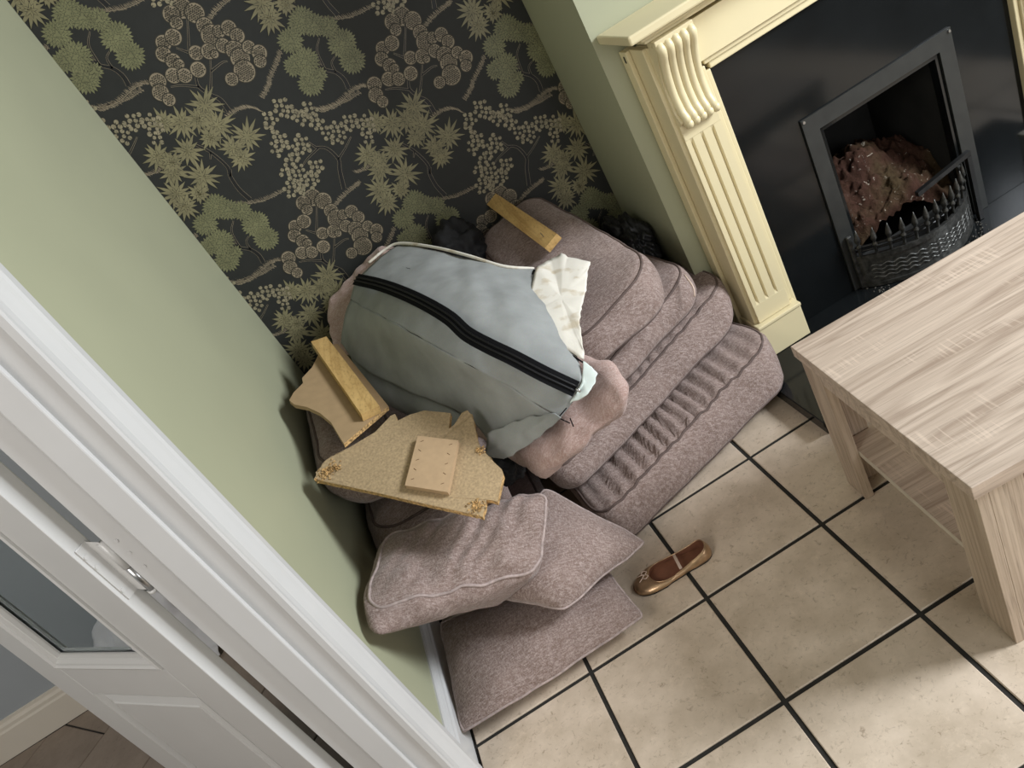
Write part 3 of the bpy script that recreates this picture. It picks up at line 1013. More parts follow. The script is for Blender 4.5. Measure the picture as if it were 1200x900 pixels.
# white cloth heaped by the hall wall
net = []
for j in range(7):
    t = j / 6
    net.append([(-1.87 + 0.06 * i, 1.075 - 0.16 * t, 0.008 + (0.33 * (1 - t) ** 1.6 + 0.012 * sin(i * 2.4 + j)) * (1 - ((i - 3.5) / 4.4) ** 2)) for i in range(8)])
G, f, _, _ = sheet(net, 40, 30, 0.014, 16, 3)
solid_sheet(tag(obj('draped_cloth', (G, f), 'hall_white', smooth=True), 'crumpled white cloth by the hall wall, seen through the door glass', 'cloth'))

# ---------------------------------------------------------------- fireplace
fp = thing('fireplace_surround', 'cream painted fireplace surround with carved corbel and fluted pilaster', 'fireplace', (1.19, 0.70, 0.05))
HZ = 0.051


def fpart(name, geo, mat='cream', parent=None, smooth=False, label=None):
    o = fix_normals(obj(name, geo, mat, parent or fp, smooth))
    if label: o['label'] = label
    return o


XM = 1.196      # mirror line of the fireplace


def both(fn):
    for sgn in (1, -1):
        fn(lambda x: x if sgn == 1 else 2 * XM - x)


def bx(fm, x0, x1, *r):
    a_, b_ = fm(x0), fm(x1)
    return box(min(a_, b_), max(a_, b_), *r)


def leg_side(fm):
    fpart('side_return', bx(fm, 0.600, 0.618, 0.622, YC - 0.001, HZ, 1.045, 0.002))
    fpart('back_board', bx(fm, 0.586, 0.5995, 0.70, YC - 0.001, HZ, 1.045, 0.002))
    pil = fpart('pilaster', bx(fm, 0.6185, 0.724, 0.628, 0.70, HZ, 1.045, 0.0015))
    # front board with three real flutes: strips between sunk channels
    xs = [0.611, 0.6235, 0.6335, 0.656, 0.666, 0.6885, 0.6985, 0.722]
    zt, zb = 0.785, 0.232
    fpart('pilaster_face', bx(fm, 0.611, 0.722, 0.610, 0.6275, zt, 1.045, 0.001), parent=pil)
    fpart('pilaster_face', bx(fm, 0.611, 0.722, 0.610, 0.6275, 0.172, zb, 0.001), parent=pil)
    for k in range(0, 8, 2):
        fpart('pilaster_face', bx(fm, xs[k], xs[k + 1], 0.610, 0.6275, zb, zt), parent=pil)
    for k in range(1, 7, 2):
        # hollow of the flute with pointed ends
        x0, x1 = xs[k], xs[k + 1]
        xm = (x0 + x1) / 2
        v = [(fm(x0), 0.610, zb), (fm(xm), 0.6185, zb + 0.02), (fm(x1), 0.610, zb), (fm(x0), 0.610, zt), (fm(xm), 0.6185, zt - 0.02), (fm(x1), 0.610, zt)]
        fpart('flute', (v, [(0, 1, 4, 3), (1, 2, 5, 4), (0, 2, 1), (3, 4, 5)]), parent=pil)
    fpart('plinth', bx(fm, 0.595, 0.742, 0.596, 0.70, HZ, 0.158, 0.002))
    fpart('plinth_cap', bx(fm, 0.593, 0.744, 0.592, 0.70, 0.1585, 0.170, 0.003))
    # stepped inner moulding
    fpart('inner_moulding', bx(fm, 0.7245, 0.742, 0.632, 0.70, 0.1705, 0.925, 0.003))
    fpart('inner_moulding', bx(fm, 0.7425, 0.757, 0.640, 0.70, HZ, 0.908, 0.003))
    # corbel: five rounded ribs following an S curve
    cb = fpart('corbel', bx(fm, 0.612, 0.721, 0.560, 0.6095, 1.046, 1.060, 0.002), label='carved scroll corbel')
    S = [(0.0, 0.600), (0.012, 0.588), (0.035, 0.600), (0.08, 0.605), (0.13, 0.595), (0.17, 0.578), (0.195, 0.562), (0.21, 0.558), (0.222, 0.575)]
    S3 = catmull([(0, y, 0.828 + z) for z, y in S], 30)
    for k in range(5):
        xk = 0.622 + k * 0.0222
        rad = [0.0112] * 30
        wide = [1 + 0.12 * (i / 29) for i in range(30)]
        fpart('corbel_rib', tube([(fm(XCc(xk, i)), p.y + 0.004, p.z) for i, p in enumerate(S3)], 0.0112, 10, radii=[r * w for r, w in zip(rad, wide)]), parent=cb, smooth=True)
    body = [(fm(0.6115), 0.6095, 0.84)] + [(fm(0.6115), min(p.y + 0.008, 0.609), p.z) for p in S3] + [(fm(0.6115), 0.6095, 1.045)]
    fpart('corbel_core', prism(body, (fm(0.7215) - fm(0.6115), 0, 0)), parent=cb)
    for k in range(5):
        xk = fm(0.624 + k * 0.0205)
        x2 = fm(0.624 + k * 0.0205 + 0.0165)
        fpart('scroll', tube([(xk - 0.0 + (x2 - xk) * q, 0.594, 0.828) for q in (-0.05, 0.2, 0.5, 0.8, 1.05)], 0.012, 12, radii=[0.009, 0.0125, 0.0135, 0.0125, 0.009]), parent=cb, smooth=True)


def XCc(x, i):
    # ribs draw together towards the bottom
    t = 1 - i / 29
    return 0.6665 + (x - 0.6665) * (1 - 0.12 * t) + 0.004 * t


both(leg_side)
fpart('frieze', box(0.7245, 2 * XM - 0.7245, 0.620, 0.70, 0.941, 1.045, 0.001))
fpart('inner_moulding', box(0.7425, 2 * XM - 0.7425, 0.632, 0.70, 0.9255, 0.9405, 0.003))
fpart('inner_moulding', box(0.7575, 2 * XM - 0.7575, 0.640, 0.70, 0.9065, 0.925, 0.003))
# shelf and the bed mouldings under it
fpart('shelf_moulding', box(0.600, 2 * XM - 0.600, 0.585, YC - 0.001, 1.0605, 1.072, 0.003))
fpart('shelf_moulding', box(0.585, 2 * XM - 0.585, 0.565, YC - 0.001, 1.0725, 1.086, 0.004))
fpart('mantel_shelf', box(0.547, 2 * XM - 0.547, 0.532, YC - 0.001, 1.0865, 1.110, 0.005))
obj('fixing_slot', box(0.5855, 0.5862, 0.714, 0.724, 1.015, 1.033), 'black_iron', fp)

# polished black back panel (with the fire opening) and raised hearth
hearth = thing('hearth', 'raised black polished stone hearth under the fireplace', 'hearth', (1.2, 0.45, 0))
obj('slab', box(0.525, 1.88, 0.235, YC - 0.002, 0.030, 0.050, 0.003), 'gloss_black', hearth)
obj('base', box(0.531, 1.874, 0.243, YC - 0.002, 0.001, 0.0295), 'gloss_black', hearth)
panel = join(box(0.7575, fx0, 0.660, 0.690, HZ, 0.9062), box(fx1, 2 * XM - 0.7575, 0.660, 0.690, HZ, 0.9062), box(fx0, fx1, 0.660, 0.690, fz1, 0.9062))
pn = fpart('back_panel', panel, 'gloss_black')
pn['label'] = 'glossy black back panel'
insert = thing('gas_fire', 'inset coal-effect gas fire in a plain dark metal frame', 'fire', (1.195, 0.66, HZ))
fb = join(box(fx0 - .03, fx0 - .001, 0.691, 1.03, HZ, fz1 + .03), box(fx1 + .001, fx1 + .03, 0.691, 1.03, HZ, fz1 + .03), box(fx0 - .03, fx1 + .03, 1.02, 1.04, HZ, fz1 + .03),
          box(fx0 - .03, fx1 + .03, 0.691, 1.03, fz1 + .001, fz1 + .03), box(fx0, fx1, 0.691, 1.02, HZ + 0.001, HZ + 0.012))
obj('firebox', fb, 'soot', insert)
fr = [(0.950, HZ), (0.950, 0.637), (1.445, 0.637), (1.445, HZ), (1.398, HZ), (1.398, 0.588), (0.997, 0.588), (0.997, HZ)]
v = [(x, 0.653, z) for x, z in fr] + [(x, 0.6595, z) for x, z in fr]
f = [(0, 7, 6, 1), (1, 6, 5, 2), (2, 5, 4, 3)]
f = f + [tuple(i + 8 for i in q[::-1]) for q in f] + [(i, (i + 1) % 8, (i + 1) % 8 + 8, i + 8) for i in range(8)]
fix_normals(obj('frame', (v, f), 'frame_grey', insert))
for x, z in ((1.438, 0.628), (0.957, 0.63)):
    obj('screw', tube([(x, 0.6525, z), (x, 0.649, z)], 0.004, 10), 'steel', insert)

# coal bed: lumpy heap at the back of the firebox
rnd = random.Random(5)
nv_, nu_ = 70, 90
v, f = [], []
for j in range(nv_):
    for i in range(nu_):
        u, w = i / (nu_ - 1), j / (nv_ - 1)
        x = fx0 + 0.004 + (fx1 - fx0 - 0.008) * u
        y = 0.675 + 0.30 * w
        hgt = 0.12 + 0.27 * (sin(pi * min(1, max(0, (w * 0.75 + 0.05)))) ** 0.8) * (0.55 + 0.45 * sin(pi * min(1, u * 0.85 + 0.18)))
        p = Vector((x, y, hgt))
        hgt += 0.045 * noise.noise(p * 9) + 0.028 * noise.noise(p * 30) + 0.016 * noise.noise(p * 70)
        v.append((x, y, max(0.07, hgt)))
for j in range(nv_ - 1):
    for i in range(nu_ - 1):
        q = j * nu_ + i
        f.append((q, q + 1, q + nu_ + 1, q + nu_))
cb_ = obj('coal_bed', (v, f), 'coal', insert, True)
obj('fuel_tray', box(fx0 + .004, fx1 - .004, 0.664, 0.674, HZ + .013, 0.14, 0.003), 'soot', insert)

# fire basket: bowed front with spearhead bars
bk = thing('fire_basket', 'cast iron fire basket with a bowed front and spearhead bars', 'basket', (1.155, 0.58, HZ))


def arc_pt(t, z, out=0.0):
    """t from 0 (left) to 1 (right)"""
    x = 0.975 + (1.375 - 0.975) * t
    y = 0.646 - (0.105 + out) * sin(pi * t) ** 0.75 - out * 0.6
    return Vector((x, y, z))


def arc_band(z0, z1, th, bow=0.0, n=40, out=0.0):
    poly = []
    v, f = [], []
    for i in range(n + 1):
        t = i / n
        a_ = arc_pt(t, z0, out + bow); b_ = arc_pt(t, z1, out)
        v += [a_, b_, b_ + Vector((0, th, 0)), a_ + Vector((0, th, 0))]
    for i in range(n):
        q = i * 4
        for k in range(4):
            f.append((q + k, q + (k + 1) % 4, q + 4 + (k + 1) % 4, q + 4 + k))
    f.append((0, 3, 2, 1)); f.append((4 * n, 4 * n + 1, 4 * n + 2, 4 * n + 3))
    return v, f


def bpart(name, geo, mat='iron', parent=None, smooth=False):
    return fix_normals(obj(name, geo, mat, parent or bk, smooth))


apron_ = bpart('front_plate', arc_band(HZ + 0.014, 0.150, 0.006))
bpart('foot_rail', arc_band(HZ + 0.001, HZ + 0.0135, 0.012, 0.0, 40, 0.006))
bpart('top_rail', arc_band(0.1505, 0.165, 0.012, 0.0, 40, 0.004))
# wavy relief lines cast into the plate
for row in range(4):
    pts = []
    for i in range(90):
        t = 0.06 + 0.88 * i / 89
        p = arc_pt(t, 0.082 + row * 0.014 + 0.0035 * sin(i * 0.85))
        pts.append(p - Vector((0, 0.0008, 0)))
    bpart('relief_line', tube(pts, 0.0022, 5), parent=apron_)
for k in range(12):
    t = 0.03 + 0.94 * k / 11
    p = arc_pt(t, 0.160) + Vector((0, 0.004, 0))
    zs = [(0, .004), (.012, .0045), (.030, .0045), (.036, .0085), (.041, .0085), (.046, .0045), (.052, .005), (.060, .0095), (.072, .0078), (.088, .004), (.100, .0008)]
    bpart('spearhead_bar', tube([p + Vector((0, -z * 0.12, z)) for z, r in zs], .005, 8, radii=[r for z, r in zs]), smooth=True)
for z in (0.178, 0.192):
    bpart('inner_bar', tube([arc_pt(0.02 + 0.96 * i / 30, z) + Vector((0, 0.014, 0)) for i in range(31)], 0.004, 6), 'black_iron', smooth=True)
for sx in (0.975, 1.372):
    bpart('end_post', box(sx - 0.008, sx + 0.008, 0.640, 0.6515, HZ, 0.24, 0.003))
# black fret bar lying across the right end of the basket
pk = thing('fret_bar', 'loose black angle bar lying on the right end of the fire basket', 'bar', (1.37, 0.61, HZ))
fix_normals(obj('crossbar', prism([(1.185, 0.585, 0.262), (1.185, 0.600, 0.262), (1.185, 0.600, 0.276), (1.185, 0.585, 0.276)], (0.205, 0.022, 0.012)), 'black_iron', pk))
fix_normals(obj('upright', prism([(1.376, 0.607, 0.272), (1.390, 0.607, 0.272), (1.390, 0.6225, 0.272), (1.376, 0.6225, 0.272)], (0.002, 0.004, -0.220)), 'black_iron', pk))
# ash and dust spilled on the hearth
v, f = [], []
for k in range(260):
    a_ = rnd.uniform(-0.1, pi + .1)
    rr = rnd.uniform(0.0, 0.07)
    t = rnd.random()
    p = arc_pt(t, HZ - 0.0008, 0.012 + rr)
    s = rnd.uniform(0.0015, 0.005)
    n = len(v)
    v += [p + Vector((s * cos(q), s * sin(q), 0)) for q in (0, 2.1, 4.2)] + [p + Vector((0, 0, s * 0.6))]
    f += [(n, n + 1, n + 3), (n + 1, n + 2, n + 3), (n + 2, n, n + 3)]
tag(obj('ash', (v, f), 'ash'), 'grey ash and dust scattered on the black hearth', 'ash', kind='stuff')

# ---------------------------------------------------------------- coffee table
TR = radians(-4.4)
tb = thing('coffee_table', 'pale oak-effect coffee table with chunky legs and a lower shelf', 'table', (0.407, -0.497, 0), rz=TR)
TD, TW, TH = 0.572, 1.0, 0.445


def tpart(name, geo, mat='oak', label=None):
    o = fix_normals(obj(name, geo, mat, tb, local=True))
    if label: o['label'] = label
    return o


tpart('table_top', box(0, TW, 0, TD, TH - 0.030, TH, 0.0015))
o_ = 0.008
LT = 0.022
for (lx, ly, sx, sy) in ((o_, o_, 1, 1), (o_, TD - o_, 1, -1), (TW - o_, o_, -1, 1), (TW - o_, TD - o_, -1, -1)):
    wy = 0.088 if sy == 1 else 0.078
    wx = 0.085
    A_ = box(min(lx, lx + sx * LT), max(lx, lx + sx * LT), min(ly, ly + sy * wy), max(ly, ly + sy * wy), 0.001, TH - 0.0305, 0.001)
    B_ = box(min(lx + sx * (LT + .0005), lx + sx * wx), max(lx + sx * (LT + .0005), lx + sx * wx), min(ly, ly + sy * LT), max(ly, ly + sy * LT), 0.001, TH - 0.0305, 0.001)
    tpart('leg', join(A_, B_), 'oak_side')
tpart('side_apron', box(o_, o_ + 0.016, o_ + 0.0885, TD - o_ - 0.0785, TH - 0.072, TH - 0.0305))
tpart('side_apron', box(TW - o_ - 0.016, TW - o_, o_ + 0.0885, TD - o_ - 0.0785, TH - 0.072, TH - 0.0305))
tpart('long_apron', box(o_ + 0.0855, TW - o_ - 0.0855, TD - o_ - 0.016, TD - o_, TH - 0.072, TH - 0.0305))
tpart('lower_shelf', box(o_ + 0.024, TW - o_ - 0.024, 0.034, TD - 0.034, 0.135, 0.150))
tpart('shelf_edge_band', box(o_ + 0.0225, o_ + 0.0238, 0.034, TD - 0.034, 0.135, 0.1505), 'shelf_edge', 'pale edge band')
tpart('corner_bracket', box(o_ + 0.03, o_ + 0.062, TD - 0.12, TD - 0.09, TH - 0.055, TH - 0.0305, 0.003), 'white', 'small white plastic bracket')

# ---------------------------------------------------------------- the heap of cushions
def gathers(n, amp, front=True, depth=0.5):
    def fn(u, v, w):
        if w <= 0: return 0
        k = max(0.0, (-v - (1 - depth * 2)) / (depth * 2)) if front else 1
        k = min(1, max(0, k)) * (1 - (abs(v) - 0.96) / 0.06 if abs(v) > 0.96 else 1)
        e = 1 - abs(u) ** 6
        return w ** 4 * amp * k * e * (sin(u * n + 1.7 * sin(u * 5)) + 0.4 * sin(u * n * 2.3 + 1))
    return fn


C1H = [(-0.1036,0.2789,0.0120), (0.5759,0.4433,0.0550), (0.450, 1.090, 0.070), (-0.16, 0.98, 0.012),
       (-0.1176,0.2849,0.1350), (0.5931,0.5004,0.1900), (0.450, 1.120, 0.240), (-0.16, 1.00, 0.15)]
box_cushion('largest mauve box cushion, gathered, at the bottom of the right-hand stack beside the table', C1H,
            R=0.065, r=0.022, puff=0.022, side=0.010, amp=0.005, freq=8, seed=1, wr=gathers(52, 0.0085, True, 0.75))
C2H = [(-0.1442,0.3861,0.1680), (0.5649,0.5907,0.2280), (0.425, 1.145, 0.300), (-0.20, 0.98, 0.19),
       (-0.1557,0.3898,0.2600), (0.5933,0.6626,0.3400), (0.415, 1.160, 0.430), (-0.20, 1.00, 0.30)]
box_cushion('mauve box cushion second from the bottom of the stack, touching the fireplace', C2H,
            R=0.070, r=0.022, puff=0.020, side=0.014, amp=0.006, freq=8, seed=2, wr=gathers(48, 0.006, True, 0.7))
C3H = [(-0.1525,0.4002,0.3000), (0.5051,0.6170,0.3500), (0.37, 1.09, 0.455), (-0.18, 0.95, 0.33),
       (-0.1410,0.4113,0.3650), (0.5008,0.6423,0.4450), (0.345, 1.08, 0.525), (-0.18, 0.95, 0.44)]
t3, s3 = box_cushion('mauve box cushion second from the stack top, a loose seam at its corner', C3H,
            R=0.075, r=0.020, puff=0.02, side=0.012, amp=0.006, freq=9, seed=3)
C4H = [(0.0461,0.4211,0.4500), (0.3664,0.4689,0.4680), (0.290, 1.150, 0.590), (0.03, 1.14, 0.56),
       (0.0716,0.4492,0.5300), (0.3837,0.5373,0.5850), (0.285, 1.155, 0.722), (0.035, 1.15, 0.69)]
box_cushion('brown-mauve box cushion on top of the right-hand stack, a timber offcut on it', C4H, ('chenille', 'piping'),
            R=0.075, r=0.022, puff=0.018, side=0.014, amp=0.005, freq=8, seed=4)

# pale threads of the loose seam
tp = [(0.4622,0.6084,0.4520), (0.4576,0.5668,0.4280), (0.4459,0.5532,0.4050)]
obj('loose_seam', tube(catmull(tp, 12), 0.0025, 6), 'strap', t3, True)

# back-left: cushions under the boards
D2H = [(-0.655, 0.37, 0.17), (-0.30, 0.33, 0.17), (-0.26, 0.82, 0.17), (-0.655, 0.86, 0.17),
       (-0.655, 0.39, 0.42), (-0.33, 0.37, 0.41), (-0.30, 0.82, 0.42), (-0.655, 0.86, 0.43)]
box_cushion('brown-mauve cushion under the broken chipboard against the green wall', D2H, ('chenille', 'piping'),
            R=0.09, r=0.09, puff=0.02, side=0.02, amp=0.008, freq=7, seed=5, pipes=(1,))
D0H = [(-0.650, 0.42, 0.012), (-0.22, 0.42, 0.012), (-0.20, 0.96, 0.012), (-0.650, 0.98, 0.012),
       (-0.650, 0.42, 0.155), (-0.22, 0.42, 0.150), (-0.20, 0.96, 0.15), (-0.650, 0.98, 0.16)]
box_cushion('dark cushion on the floor at the bottom of the left-hand heap', D0H, ('chenille_dark', 'piping'),
            R=0.09, r=0.05, puff=0.01, side=0.01, amp=0.005, freq=7, seed=6, pipes=(1,))
D1H = [(-0.655, 0.405, 0.46), (-0.40, 0.40, 0.45), (-0.36, 1.00, 0.46), (-0.655, 1.04, 0.47),
       (-0.660, 0.43, 0.65), (-0.45, 0.43, 0.56), (-0.45, 1.00, 0.58), (-0.655, 0.98, 0.74)]
box_cushion('rounded mauve cushion end under the hardboard piece against the green wall', D1H, ('chenille', 'piping'),
            R=0.10, r=0.085, puff=0.01, side=0.02, amp=0.008, freq=7, seed=7, pipes=(1,))

# grey-lined cushion with the zip
BodyH = [(-0.5309,0.9810,0.6900), (-0.1744,0.2654,0.3600), (0.0848,0.1779,0.4600), (-0.160, 1.120, 0.70),
         (-0.5094,1.1449,0.7700), (-0.1511,0.1719,0.4400), (0.1252,0.1068,0.5600), (-0.2186,1.1500,0.8849)]
gt = thing('zipped_cushion', 'grey-backed cushion lying across the heap, black zip and torn white lining', 'cushion', base_point(BodyH))
gs = Soft(BodyH, R=0.06, r=0.05, puff=0.012, side=0.010, amp=0.017, freq=11, seed=8)
ob = fix_normals(obj('cushion_body', gs.mesh(), 'chenille_pink', gt, True))
ob['label'] = 'pink-mauve chenille body'
top_rows = [
    [(-0.1801,1.0588,0.8380), (-0.1035,0.9169,0.8120), (-0.0358,0.7746,0.7850), (0.0295,0.6781,0.7500), (0.1041,0.6288,0.7000)],
    [(-0.2626,1.0149,0.8450), (-0.1672,0.7739,0.8250), (-0.0871,0.5471,0.7950), (-0.0121,0.3781,0.7350), (0.0355,0.2088,0.6280)],
    [(-0.3405,0.9808,0.8350), (-0.2390,0.6811,0.8250), (-0.1605,0.4460,0.7850), (-0.0859,0.2434,0.7050), (-0.0016,0.1465,0.6000)],
    [(-0.3837,0.9423,0.8080), (-0.2856,0.5982,0.7900), (-0.1922,0.3361,0.7350), (-0.1324,0.2399,0.6650), (-0.0725,0.1363,0.5750)],
]
def folds(s, t):
    k = (sin(s * 24 + t * 5) * 0.0030 + sin(s * 41 - t * 7) * 0.0016) * exp(-((s - 0.60) / 0.26) ** 2) * sin(pi * min(1, t * 1.3)) + 0.003 * exp(-((s - 0.27 - 0.1 * t) / 0.045) ** 2) * sin(pi * t)
    return Vector((0.2, -0.4, 1)) * k
G, f, nu, nv = sheet(top_rows, 70, 44, 0.004, 11, 1, extra=folds)
solid_sheet(obj('grey_backing', (G, f), 'grey_cloth', gt, True), 0.002)
low_rows = [
    [(-0.3837,0.9423,0.8080), (-0.2856,0.5982,0.7900), (-0.1922,0.3361,0.7350), (-0.1324,0.2399,0.6650), (-0.0725,0.1363,0.5750)],
    [(-0.4423,0.9385,0.7620), (-0.3816,0.7530,0.7250), (-0.2764,0.5016,0.6700), (-0.2000,0.3386,0.6050), (-0.1497,0.2143,0.5300)],
    [(-0.4883,0.9584,0.7050), (-0.4540,0.7907,0.6650), (-0.3639,0.6050,0.6050), (-0.2634,0.4442,0.5400), (-0.2318,0.2811,0.4700)],
]
def folds2(s, t):
    return Vector((0.3, -0.6, 0.4)) * (sin(s * 13 + 1) * 0.004 * t * (1 - s))
G, f, nu, nv = sheet(low_rows, 60, 26, 0.004, 10, 2, extra=folds2)
fs = solid_sheet(obj('grey_side_panel', (G, f), 'grey_cloth', gt, True), 0.002)
fl_ = [(-0.2315,0.2965,0.5450), (-0.1707,0.2459,0.5680), (-0.1181,0.1848,0.5850), (-0.0762,0.1211,0.6000), (-0.0689,0.1072,0.5900), (-0.1075,0.1397,0.5620), (-0.1512,0.1787,0.5320), (-0.1950,0.2142,0.5080), (-0.2307,0.2438,0.4920), (-0.2676,0.2951,0.5000)]
FLAP = fl_
inner = [
    [(-0.4763,0.9003,0.6900), (-0.4304,0.7615,0.6400), (-0.3564,0.6221,0.5900), (-0.2638,0.4664,0.5300)],
    [(-0.4860,0.8448,0.6300), (-0.4544,0.7391,0.5900), (-0.3830,0.6137,0.5500), (-0.2884,0.4682,0.5100)],
    [(-0.4908,0.7858,0.5700), (-0.4493,0.7196,0.5300), (-0.3747,0.5994,0.5000), (-0.2961,0.4551,0.4800)],
]
G, f, nu, nv = sheet(inner, 40, 12, 0.006, 12, 5)
solid_sheet(obj('tucked_panel', (G, f), 'grey_cloth', gt, True), 0.002)
# seam lines of the backing
for pts in ([(-0.3844,0.9488,0.8060), (-0.2860,0.6035,0.7880), (-0.1924,0.3404,0.7330), (-0.1561,0.2734,0.6960)], [(-0.2630,1.0219,0.8430), (-0.1673,0.7800,0.8230), (-0.0870,0.5524,0.7930), (-0.0226,0.4013,0.7380)]):
    obj('stitched_seam', tube(catmull(pts, 30), 0.0016, 6), 'zip_black', gt, True)
# black outer edge of the backing with its pale rolled hem
hem = [(-0.2842,1.0390,0.8450), (-0.2184,1.0651,0.8450), (-0.1682,1.0404,0.8420), (-0.0890,0.9060,0.8150), (-0.0239,0.7588,0.7880), (0.0353,0.6553,0.7480), (0.1017,0.6331,0.7030)]
obj('rolled_hem', tube(catmull(hem, 50), 0.0045, 8), 'white_cloth', gt, True)
hem2 = [(0.0991,0.6208,0.7060), (0.0313,0.5408,0.6900), (-0.0044,0.4337,0.6800), (0.0108,0.3337,0.6620), (0.0304,0.2391,0.6400), (0.0490,0.1710,0.6220)]
obj('dark_edge', tube(catmull(hem2, 40), 0.0022, 6), 'zip_black', gt, True)
# the zip
zp = catmull([(-0.3376,0.9644,0.8420), (-0.2816,0.8162,0.8390), (-0.2350,0.6782,0.8320), (-0.1915,0.5464,0.8140), (-0.1591,0.4310,0.7930), (-0.1441,0.3557,0.7680), (-0.1151,0.2838,0.7420), (-0.0853,0.2294,0.7140), (-0.0460,0.1708,0.6650), (-0.0064,0.1358,0.6120)], 70)
def ribbon(path, w, nrm, lift, th=0.0022):
    v, f = [], []
    for i, p in enumerate(path):
        t = (path[min(i + 1, len(path) - 1)] - path[max(i - 1, 0)]).normalized()
        s = t.cross(nrm).normalized()
        v += [p + s * w + nrm * lift, p - s * w + nrm * lift, p - s * w + nrm * (lift + th), p + s * w + nrm * (lift + th)]
    for i in range(len(path) - 1):
        q = i * 4
        for k in range(4): f.append((q + k, q + (k + 1) % 4, q + 4 + (k + 1) % 4, q + 4 + k))
    f += [(0, 3, 2, 1), (len(v) - 4, len(v) - 3, len(v) - 2, len(v) - 1)]
    return v, f
zn = Vector((-0.15, -0.55, 0.82)).normalized()
zt = fix_normals(obj('zip', ribbon(zp, 0.0185, zn, 0.0045), 'zip_black', gt))
zt['label'] = 'long black zip'
for sgn in (1, -1):
    cp = []
    for i, p in enumerate(zp):
        t = (zp[min(i + 1, 69)] - zp[max(i - 1, 0)]).normalized()
        cp.append(p + t.cross(zn).normalized() * sgn * 0.0052 + zn * 0.008)
    obj('zip_coil', tube(cp, 0.0028, 6), 'zip_coil', zt, True)
e = zp[-1] + zn * 0.008
obj('zip_slider', tube([e, e + (zp[-1] - zp[-3]).normalized() * 0.012], 0.004, 8), 'steel', zt, True)
# torn lining: an irregular pale piece hanging over the right side
def lobe(outline, lift, mat, name, parent, crinkle=0.0022, up=Vector((-0.1, -0.4, 0.9))):
    P_ = [Vector(q) for q in outline]
    dense = []
    for i in range(len(P_)):
        a_, b_ = P_[i], P_[(i + 1) % len(P_)]
        for k in range(6):
            q = a_.lerp(b_, k / 6)
            dense.append(q)
    c_ = sum(P_, Vector()) / len(P_)
    v = []
    R_ = 12
    for k in range(R_, 0, -1):
        for q in dense:
            w = c_.lerp(q, k / R_) + noise.noise_vector(q * 60) * 0.0032 * (k / R_) ** 5
            v.append(w + up * (lift * (1 - (k / R_) ** 2)) + noise.noise_vector(w * 30) * crinkle)
    v.append(c_ + up * lift + noise.noise_vector(c_ * 22) * crinkle)
    n = len(dense); f = []
    for k in range(R_ - 1):
        for i in range(n):
            j = (i + 1) % n
            f.append((k * n + i, k * n + j, (k + 1) * n + j, (k + 1) * n + i))
    k = R_ - 1
    for i in range(n): f.append((k * n + i, k * n + (i + 1) % n, len(v) - 1))
    return solid_sheet(fix_normals(obj(name, (v, f), mat, parent, True)), 0.0022)
w1 = [(0.1040,0.6099,0.7120), (0.1562,0.6588,0.6900), (0.1921,0.6538,0.6880), (0.1994,0.6190,0.6800), (0.2327,0.5631,0.6620), (0.1995,0.5111,0.6600), (0.1680,0.4471,0.6550), (0.1229,0.3737,0.6550), (0.0962,0.3235,0.6520), (0.0730,0.2577,0.6400), (0.0465,0.1994,0.6300), (0.0297,0.2505,0.6480), (0.0111,0.3257,0.6680), (-0.0059,0.4125,0.6900), (-0.0058,0.4399,0.6920), (0.0361,0.4917,0.7000)]
lb = lobe(w1, 0.006, 'white_cloth', 'torn_lining', gt)
lb['label'] = 'torn white lining with a brown stain'
w2_ = [(0.0434,0.1894,0.6320), (0.0518,0.1670,0.6220), (0.0519,0.1469,0.6120), (0.0338,0.1294,0.6040), (0.0098,0.1167,0.5980), (-0.0196,0.1258,0.5940), (-0.0360,0.1323,0.5920), (-0.0092,0.1365,0.6060), (0.0130,0.1483,0.6140)]
lobe(w2_, 0.004, 'wadding', 'wadding', gt, 0.003)
lobe(FLAP, 0.004, 'grey_cloth', 'folded_corner', gt, 0.003)
for a_, b_ in (((-0.0727,0.1316,0.5780), (-0.0582,0.1176,0.5600)), ((-0.0523,0.1196,0.5700), (-0.0558,0.1138,0.5500)), ((-0.0464,0.1312,0.5900), (-0.0796,0.1282,0.5800))):
    obj('frayed_end', tube([a_, Vector(a_).lerp(Vector(b_), .5), b_], 0.0015, 5), 'zip_black', gt, True)

# front pillows
def creases(u, v):
    return 0.10 * sin(u * 13 + 2 * sin(v * 3)) * max(0, 1 - abs(v + 0.15)) + 0.05 * sin(u * 25 + v * 6)

AH = [(-0.6675,-0.0044,0.4400), (-0.4260,0.1398,0.2050), (-0.2911,0.2094,0.2500), (-0.640, 0.400, 0.330),
      (-0.6591,0.0433,0.4900), (-0.2812,0.0502,0.3000), (-0.1707,0.2113,0.3850), (-0.5891,0.3257,0.4550)]
def awr(u, v, w):
    q = noise.noise(Vector((u * 3.6 + 0.8 * v, v * 1.0, 4.0)))
    q2 = noise.noise(Vector((u * 8.0 - v * 1.5, v * 1.6, 9.0)))
    return (0.018 * q + 0.008 * q2) * max(0, w) * (1 - abs(u) ** 5)
box_cushion('crumpled mauve back cushion leaning against the green wall below the chipboard', AH, ('chenille', 'piping_light'),
            R=0.045, r=0.034, puff=0.022, side=0.014, amp=0.008, freq=10, seed=9, wr=awr)

